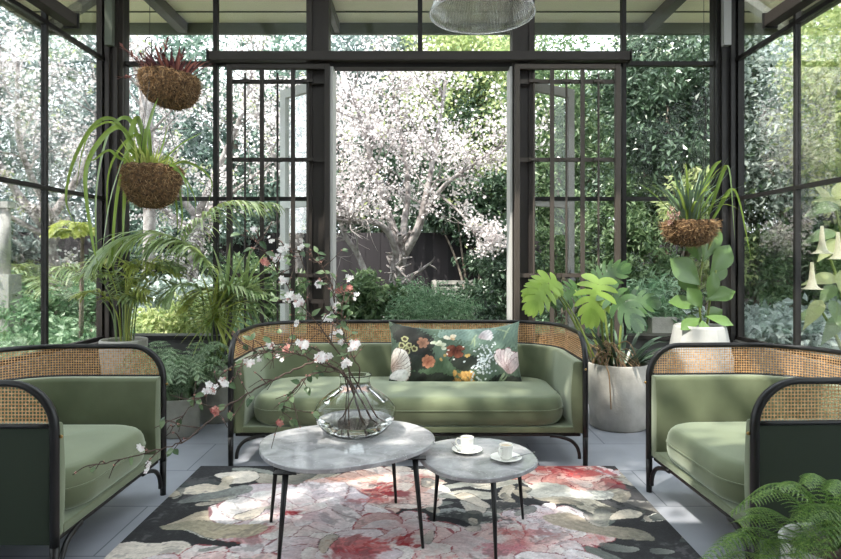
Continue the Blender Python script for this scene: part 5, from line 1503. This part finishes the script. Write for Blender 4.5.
tree('leafy_tree', 'yellow green tree outside the brown barred gate', 'tree', (2.3, 9.6, GZ), [wb(560, 190, 9.6, .6, .5, .7), wb(590, 230, 9.4, .6, .5, .6), wb(550, 110, 9.8, .6, .5, .7), wb(600, 140, 9.8, .6, .5, .8)], 9000, .10, 'lf_mid', 204, .07, .42, .14)
tree('climbing_vine', 'dark vine hanging over fence behind the blossom tree', 'vine', (1.0, 11.2, GZ), [wb(455, 200, 11.2, .8, .25, .5), wb(480, 235, 11.2, .35, .2, .6), wb(430, 205, 11.2, .6, .2, .35), wb(500, 215, 11.1, .4, .25, .7)], 5200, .11, 'lf_dark', 205, .03, .5, .1)
tree('climbing_vine', 'dark vine hanging over fence behind the left garden plants', 'vine', (-3.6, 11.2, GZ), [wb(210, 215, 11.2, .9, .25, .45), wb(150, 225, 11.2, .7, .2, .45), wb(270, 225, 11.2, .6, .2, .4)], 4200, .11, 'lf_teal', 206, .03, .5, .1)
# shrubs
SH = 'shrubs in the garden beds'
shr = [
    ('leafy shrub with drooping green leaves at foot of the blossom tree', 'lf_mid', [wb(375, 292, 7.2, .28, .25, .26), wb(350, 300, 7.1, .3, .25, .28), wb(395, 300, 7.3, .2, .2, .2)], 1500, .10, .5),
    ('fine leaved bright shrub behind the sofa, right of blossom trunk', 'lf_mint', [wb(425, 302, 7.0, .32, .25, .22), wb(450, 308, 7.0, .3, .25, .22), wb(410, 312, 6.9, .25, .2, .2)], 5200, .055, .22),
    ('rounded dark green shrub at right edge of doorway view', 'lf_dark', [wb(500, 280, 7.8, .32, .3, .45), wb(480, 305, 7.5, .3, .3, .25), wb(512, 250, 8.0, .3, .3, .4)], 3600, .075, .5),
    ('tall green shrub seen through the brown barred gate', 'lf_mid', [wb(555, 260, 8.2, .42, .3, .5), wb(590, 280, 8, .4, .3, .4), wb(610, 240, 8.3, .4, .3, .5)], 4200, .09, .42),
    ('mid green shrub outside between the barred gate and fig planter', 'lf_mid', [wb(645, 255, 7.4, .45, .35, .45), wb(630, 215, 7.8, .45, .35, .4), wb(665, 290, 7.0, .4, .3, .3)], 5200, .09, .42),
    ('bright leaved shrub behind the fiddle leaf fig', 'lf_light', [wb(700, 200, 7.0, .35, .3, .3), wb(720, 260, 7.0, .3, .3, .35)], 2200, .10, .4),
    ('deep green shrub outside the right window wall, behind silver plants', 'lf_mid', [wb(755, 270, 7.2, .42, .35, .4), wb(790, 255, 7.4, .45, .35, .45), wb(830, 265, 7.3, .45, .35, .45)], 5600, .085, .42),
    ('dark shrub under the whitish tree outside right wall', 'lf_dark', [wb(750, 215, 7.9, .5, .35, .35), wb(800, 215, 7.9, .5, .35, .4), wb(850, 220, 7.6, .5, .4, .5)], 4200, .09, .45),
    ('fern like pale shrub outside behind the monstera', 'lf_mint', [wb(660, 305, 6.4, .3, .25, .2), wb(630, 312, 6.2, .25, .2, .2)], 1500, .10, .25),
    ('round bluish shrub on left, outside behind the narrow palm', 'lf_mint', [wb(70, 300, 7.6, .35, .3, .28), wb(100, 305, 7.4, .25, .2, .22)], 2000, .08, .45),
    ('low pale green shrub outside the far left window', 'lf_mint', [wb(25, 318, 6.8, .4, .3, .22), wb(-15, 300, 7, .4, .3, .35)], 2600, .07, .5),
    ('yellow green shrub outside under the large arching palm', 'lf_light', [wb(180, 322, 6.6, .3, .22, .18), wb(210, 318, 6.6, .3, .2, .2), wb(155, 326, 6.4, .2, .2, .12)], 2200, .08, .45),
    ('silvery blue shrub outside between the two left palms', 'lf_silver', [wb(165, 303, 7.4, .34, .25, .2), wb(195, 298, 7.5, .3, .25, .2)], 1900, .10, .6),
    ('green shrub outside behind the dark barred gate', 'lf_mid', [wb(265, 290, 7.8, .4, .3, .35), wb(300, 300, 7.6, .35, .3, .3), wb(235, 285, 8, .35, .3, .3)], 3400, .08, .45),
    ('dark bush against the fence on left, behind the narrow palm', 'lf_dark', [wb(110, 275, 9.8, .6, .35, .4), wb(190, 270, 9.9, .6, .35, .4)], 3200, .10, .5),
    ('bluish bush by the left side fence', 'lf_grey', [wb(20, 255, 9.0, .6, .4, .5), wb(-30, 230, 8.4, .6, .5, .6)], 3000, .10, .5),
]
for i, (lab, m, bl, n, sz, ar) in enumerate(shr):
    c = bl[0]; tree('garden_shrub', lab, 'shrub', (c[0], c[1], GZ), bl, n, sz, m, 300+i, .02, ar, .07, SH, fill=.4)
# ground covers: nobody could count their leaves
def cover(name, label, m, xs, ys_, z, n, size, seed, ar=.6):
    g = np.random.RandomState(seed); K = n//26
    cx = g.uniform(xs[0], xs[1], K); cy = g.uniform(ys_[0], ys_[1], K); cz = GZ + z*g.uniform(.45, 1.0, K)
    bl = [(a, b, c, .1, .1, .06) for a, b, c in zip(cx, cy, cz)]
    tag(quads_mb(leaf_arrays(seed, bl, n, size, ar, .08, nclump=K, fill=.5)).build(name, M[m]), label, 'plants', kind='stuff')
cover('ground_cover', 'silvery leaved ground cover outside the right window wall', 'lf_silver', (2.9, 6.8), (5.6, 7.2), .62, 15000, .10, 401)
cover('ground_cover', 'bluish green ground cover outside the left windows', 'lf_mint', (-6.6, -2.9), (5.5, 7.4), .42, 15000, .085, 402)
cover('ground_cover', 'low green ground cover outside behind the sofa', 'lf_mint', (-2.8, 2.8), (6.5, 8.6), .42, 13000, .075, 403, .4)
cover('ground_cover', 'dusky ground cover running along foot of the back fence', 'lf_dark', (-7, 8), (9, 11.2), .55, 13000, .10, 404)
# grey garden bench in front of the fence
t = thing('garden_bench', 'weathered grey slatted bench in front of back fence', 'bench', (.6, 9.6, GZ))
x0, x1 = at(432, 0, 9.6).x, at(477, 0, 9.6).x
for k, y in enumerate((9.42, 9.52, 9.62)): MB().box(x0, x1, y, y+.08, .62, .65).build('slat', M['concrete'], t)
for k, z in enumerate((.72, .82)): MB().box(x0, x1, 9.74, 9.765, z-.03, z+.03).build('back_slat', M['concrete'], t)
for x in (x0+.05, x1-.05):
    for y in (9.44, 9.74): MB().box(x-.025, x+.025, y-.02, y+.02, GZ, .86 if y > 9.6 else .62).build('leg', M['concrete'], t)
# added pale column on a pedestal, stands in for a reflection in the glass
t = thing('reflection_column', 'slender pale column added to stand for a reflection in the far left window', 'column', (-4.55, 6.8, GZ))
MB().box(-4.66, -4.44, 6.69, 6.91, GZ, 1.02).build('pedestal', M['whitepot'], t)
MB().tube([(-4.55, 6.8, 1.02), (-4.55, 6.8, 1.75)], .055, 14).build('shaft', M['whitepot'], t, smooth=True)
MB().box(-4.63, -4.47, 6.72, 6.88, 1.75, 1.82).build('capital', M['whitepot'], t)
# pale trunk behind the lower basket
t = thing('bare_trunk', 'straight pale tree trunk outside below the lower left basket', 'trunk', (-3.4, 7.9, GZ)); o = MB().tube(spline([(-3.42, 7.9, GZ), (-3.45, 7.9, .9), (-3.44, 7.9, 1.9), (-3.5, 7.9, 3.4)], 5), [.075]*16, 10).build('trunk', M['barkpale'], t, smooth=True)
tips = []
for k in range(5):
    tw = MB(); grow(tw, Vector((-3.48, 7.9, 2.2+.28*k)), (random.Random(k).uniform(-1, 1), random.Random(k+9).uniform(-1, .6), .6), .7, .02, 2, tips, random.Random(90+k)); tw.build('twig', M['barkpale'], t)
# garden palms outside left
def gpalm(label, x, y, h, L, n, seed, m='palm'):
    g = random.Random(seed); t = thing('garden_palm', label, 'palm', (x, y, GZ), 0, 'palms in the garden'); MB().tube([(x, y, GZ), (x+.02, y, h)], [.028, .018], 8).build('trunk', M['bark'], t, smooth=True)
    for i in range(n):
        a = 2*PI*i/n + g.uniform(-.3, .3); e = g.uniform(.3, 1); p = Vector((x, y, h)); hv = Vector((math.cos(a), math.sin(a), 0))
        fb = MB(); frond(fb, [p, p+hv*L*.35+Vector((0,0,L*.5*e)), p+hv*L*.75+Vector((0,0,L*.45*e)), p+hv*L*1.1+Vector((0,0,L*.05))], 20, L*.42, .03, 1.2, None, .4, .2, .5, 4, .006); fb.build('frond', M[m], t)
gpalm('yellow green palm outside left behind the strap leaf basket', -3.5, 6.4, 1.42, .30, 10, 4, 'palmyellow')
gpalm('dark feathery palm in the garden, beside left side fence', -4.9, 8.0, .75, .8, 11, 6)

# angel's trumpet outside the right wall
ax_, ay_ = 3.42, 4.75
t = thing('angels_trumpet', 'angel trumpet shrub with hanging cream flowers outside right wall', 'shrub', (ax_, ay_, GZ))
sb = MB()
for (px, py, Y_) in ((822, 235, 4.7), (835, 205, 4.75), (846, 270, 4.6), (815, 300, 4.6), (850, 190, 4.9)):
    e = at(px, py, Y_); sb.tube(spline([(ax_, ay_, GZ), ((ax_*2+e.x)/3, ay_, e.z*.55), e], 6), [.022-.0012*i for i in range(13)], 6)
sb.build('stem', M['stem'], t, smooth=True)
for (ox, oy, tx, ty, Y_, L, W) in ((838, 205, 802, 212, 4.6, .28, .12), (845, 205, 812, 195, 4.7, .26, .11), (835, 232, 800, 240, 4.55, .28, .11), (840, 240, 818, 258, 4.5, .24, .11), (838, 278, 800, 280, 4.5, .28, .12),
    (840, 270, 850, 300, 4.5, .25, .12), (822, 300, 802, 330, 4.5, .26, .10), (830, 300, 845, 330, 4.5, .24, .1), (835, 200, 850, 175, 4.7, .25, .11), (830, 205, 815, 178, 4.8, .24, .1), (845, 225, 860, 245, 4.7, .26, .12),
    (820, 310, 798, 318, 4.6, .24, .09), (835, 285, 822, 300, 4.65, .22, .1), (842, 315, 820, 345, 4.6, .28, .11), (838, 190, 805, 205, 4.9, .26, .1), (848, 250, 838, 232, 4.9, .24, .1)):
    a = at(ox, oy, Y_); e = at(tx, ty, Y_-.05); lb = MB(); blade(lb, a, e-a, (-.2, -.8, .8), L, W, 'lance', .2, .008, .12, 8, 2); lb.build('leaf', M['lf_mid'] if (ox+oy) % 3 else M['lf_light'], t, smooth=True)
m_tr = leafmat('cream trumpet', [G(244, 236, 200), G(250, 244, 220)], .5, .5)
for (px, py, Y_) in ((822, 226, 4.35), (838, 232, 4.4), (812, 262, 4.4)):
    c = at(px, py, Y_); fb = MB(); fb.lathe([(.010, 0), (.014, -.05), (.02, -.12), (.034, -.17), (.062, -.195), (.075, -.19)], c, 15); fb.build('flower', m_tr, t, smooth=True)
# low stone block behind the monstera
tag(MB().box(2.28, 2.52, 6.0, 6.25, GZ, .62).build('stone_block', M['concrete']), 'weathered stone block outside between monstera and fig', 'block')
# unseen tree added front left to break the sun through the roof into dapples
tree('leafy_tree', 'added unseen leafy tree outside left, behind the viewpoint, dappling the sun', 'tree', (-5.4, .2, GZ), [(-4.6, .2, 6.0, 1.3, 1.3, .8), (-3.2, -.4, 6.6, 1.3, 1.3, .8), (-4.4, 1.8, 5.8, 1.2, 1.3, .9), (-2.6, 1.2, 6.6, 1.3, 1.2, .7), (-1.4, .2, 7.0, 1.2, 1.2, .6), (-2.8, 2.4, 6.2, 1.0, 1.0, .6)], 6500, .16, 'lf_mid', 501, .16, .5, .3)

# =============================================================== LIGHT
W = bpy.data.worlds.new('World'); S.world = W; W.use_nodes = True
nt = W.node_tree
for n_ in list(nt.nodes): nt.nodes.remove(n_)
bgn = nt.nodes.new('ShaderNodeBackground'); wo = nt.nodes.new('ShaderNodeOutputWorld')
bgn.inputs['Color'].default_value = (.86, .94, 1, 1); bgn.inputs['Strength'].default_value = 1.9
nt.links.new(bgn.outputs[0], wo.inputs[0])
sl = bpy.data.lights.new('sun', 'SUN'); sl.energy = 5.0; sl.angle = .012; sl.color = (1, .95, .86)
so = bpy.data.objects.new('sun', sl); C.objects.link(so); so.location = (-8, -8, 9)
alt = math.radians(60); az = Vector((-.72, -.69, 0)).normalized()
dirv = az*math.cos(alt) + Vector((0, 0, math.sin(alt)))
so.rotation_euler = dirv.to_track_quat('Z', 'Y').to_euler()

# =============================================================== CAMERA
cd = bpy.data.cameras.new('camera'); co = bpy.data.objects.new('camera', cd); C.objects.link(co)
co.location = (0, 0, EYE); co.rotation_euler = (PI/2, 0, 0)
cd.sensor_width = 36; cd.lens = FOC/841*36; cd.shift_x = 2.5/841; cd.shift_y = -20.5/841
cd.clip_start = .05; cd.clip_end = 100
S.camera = co
S.view_settings.view_transform = 'Standard'; S.view_settings.look = 'None'; S.view_settings.gamma = 1
S.view_settings.use_curve_mapping = False; S.view_settings.exposure = .9
S.cycles.transparent_max_bounces = 24
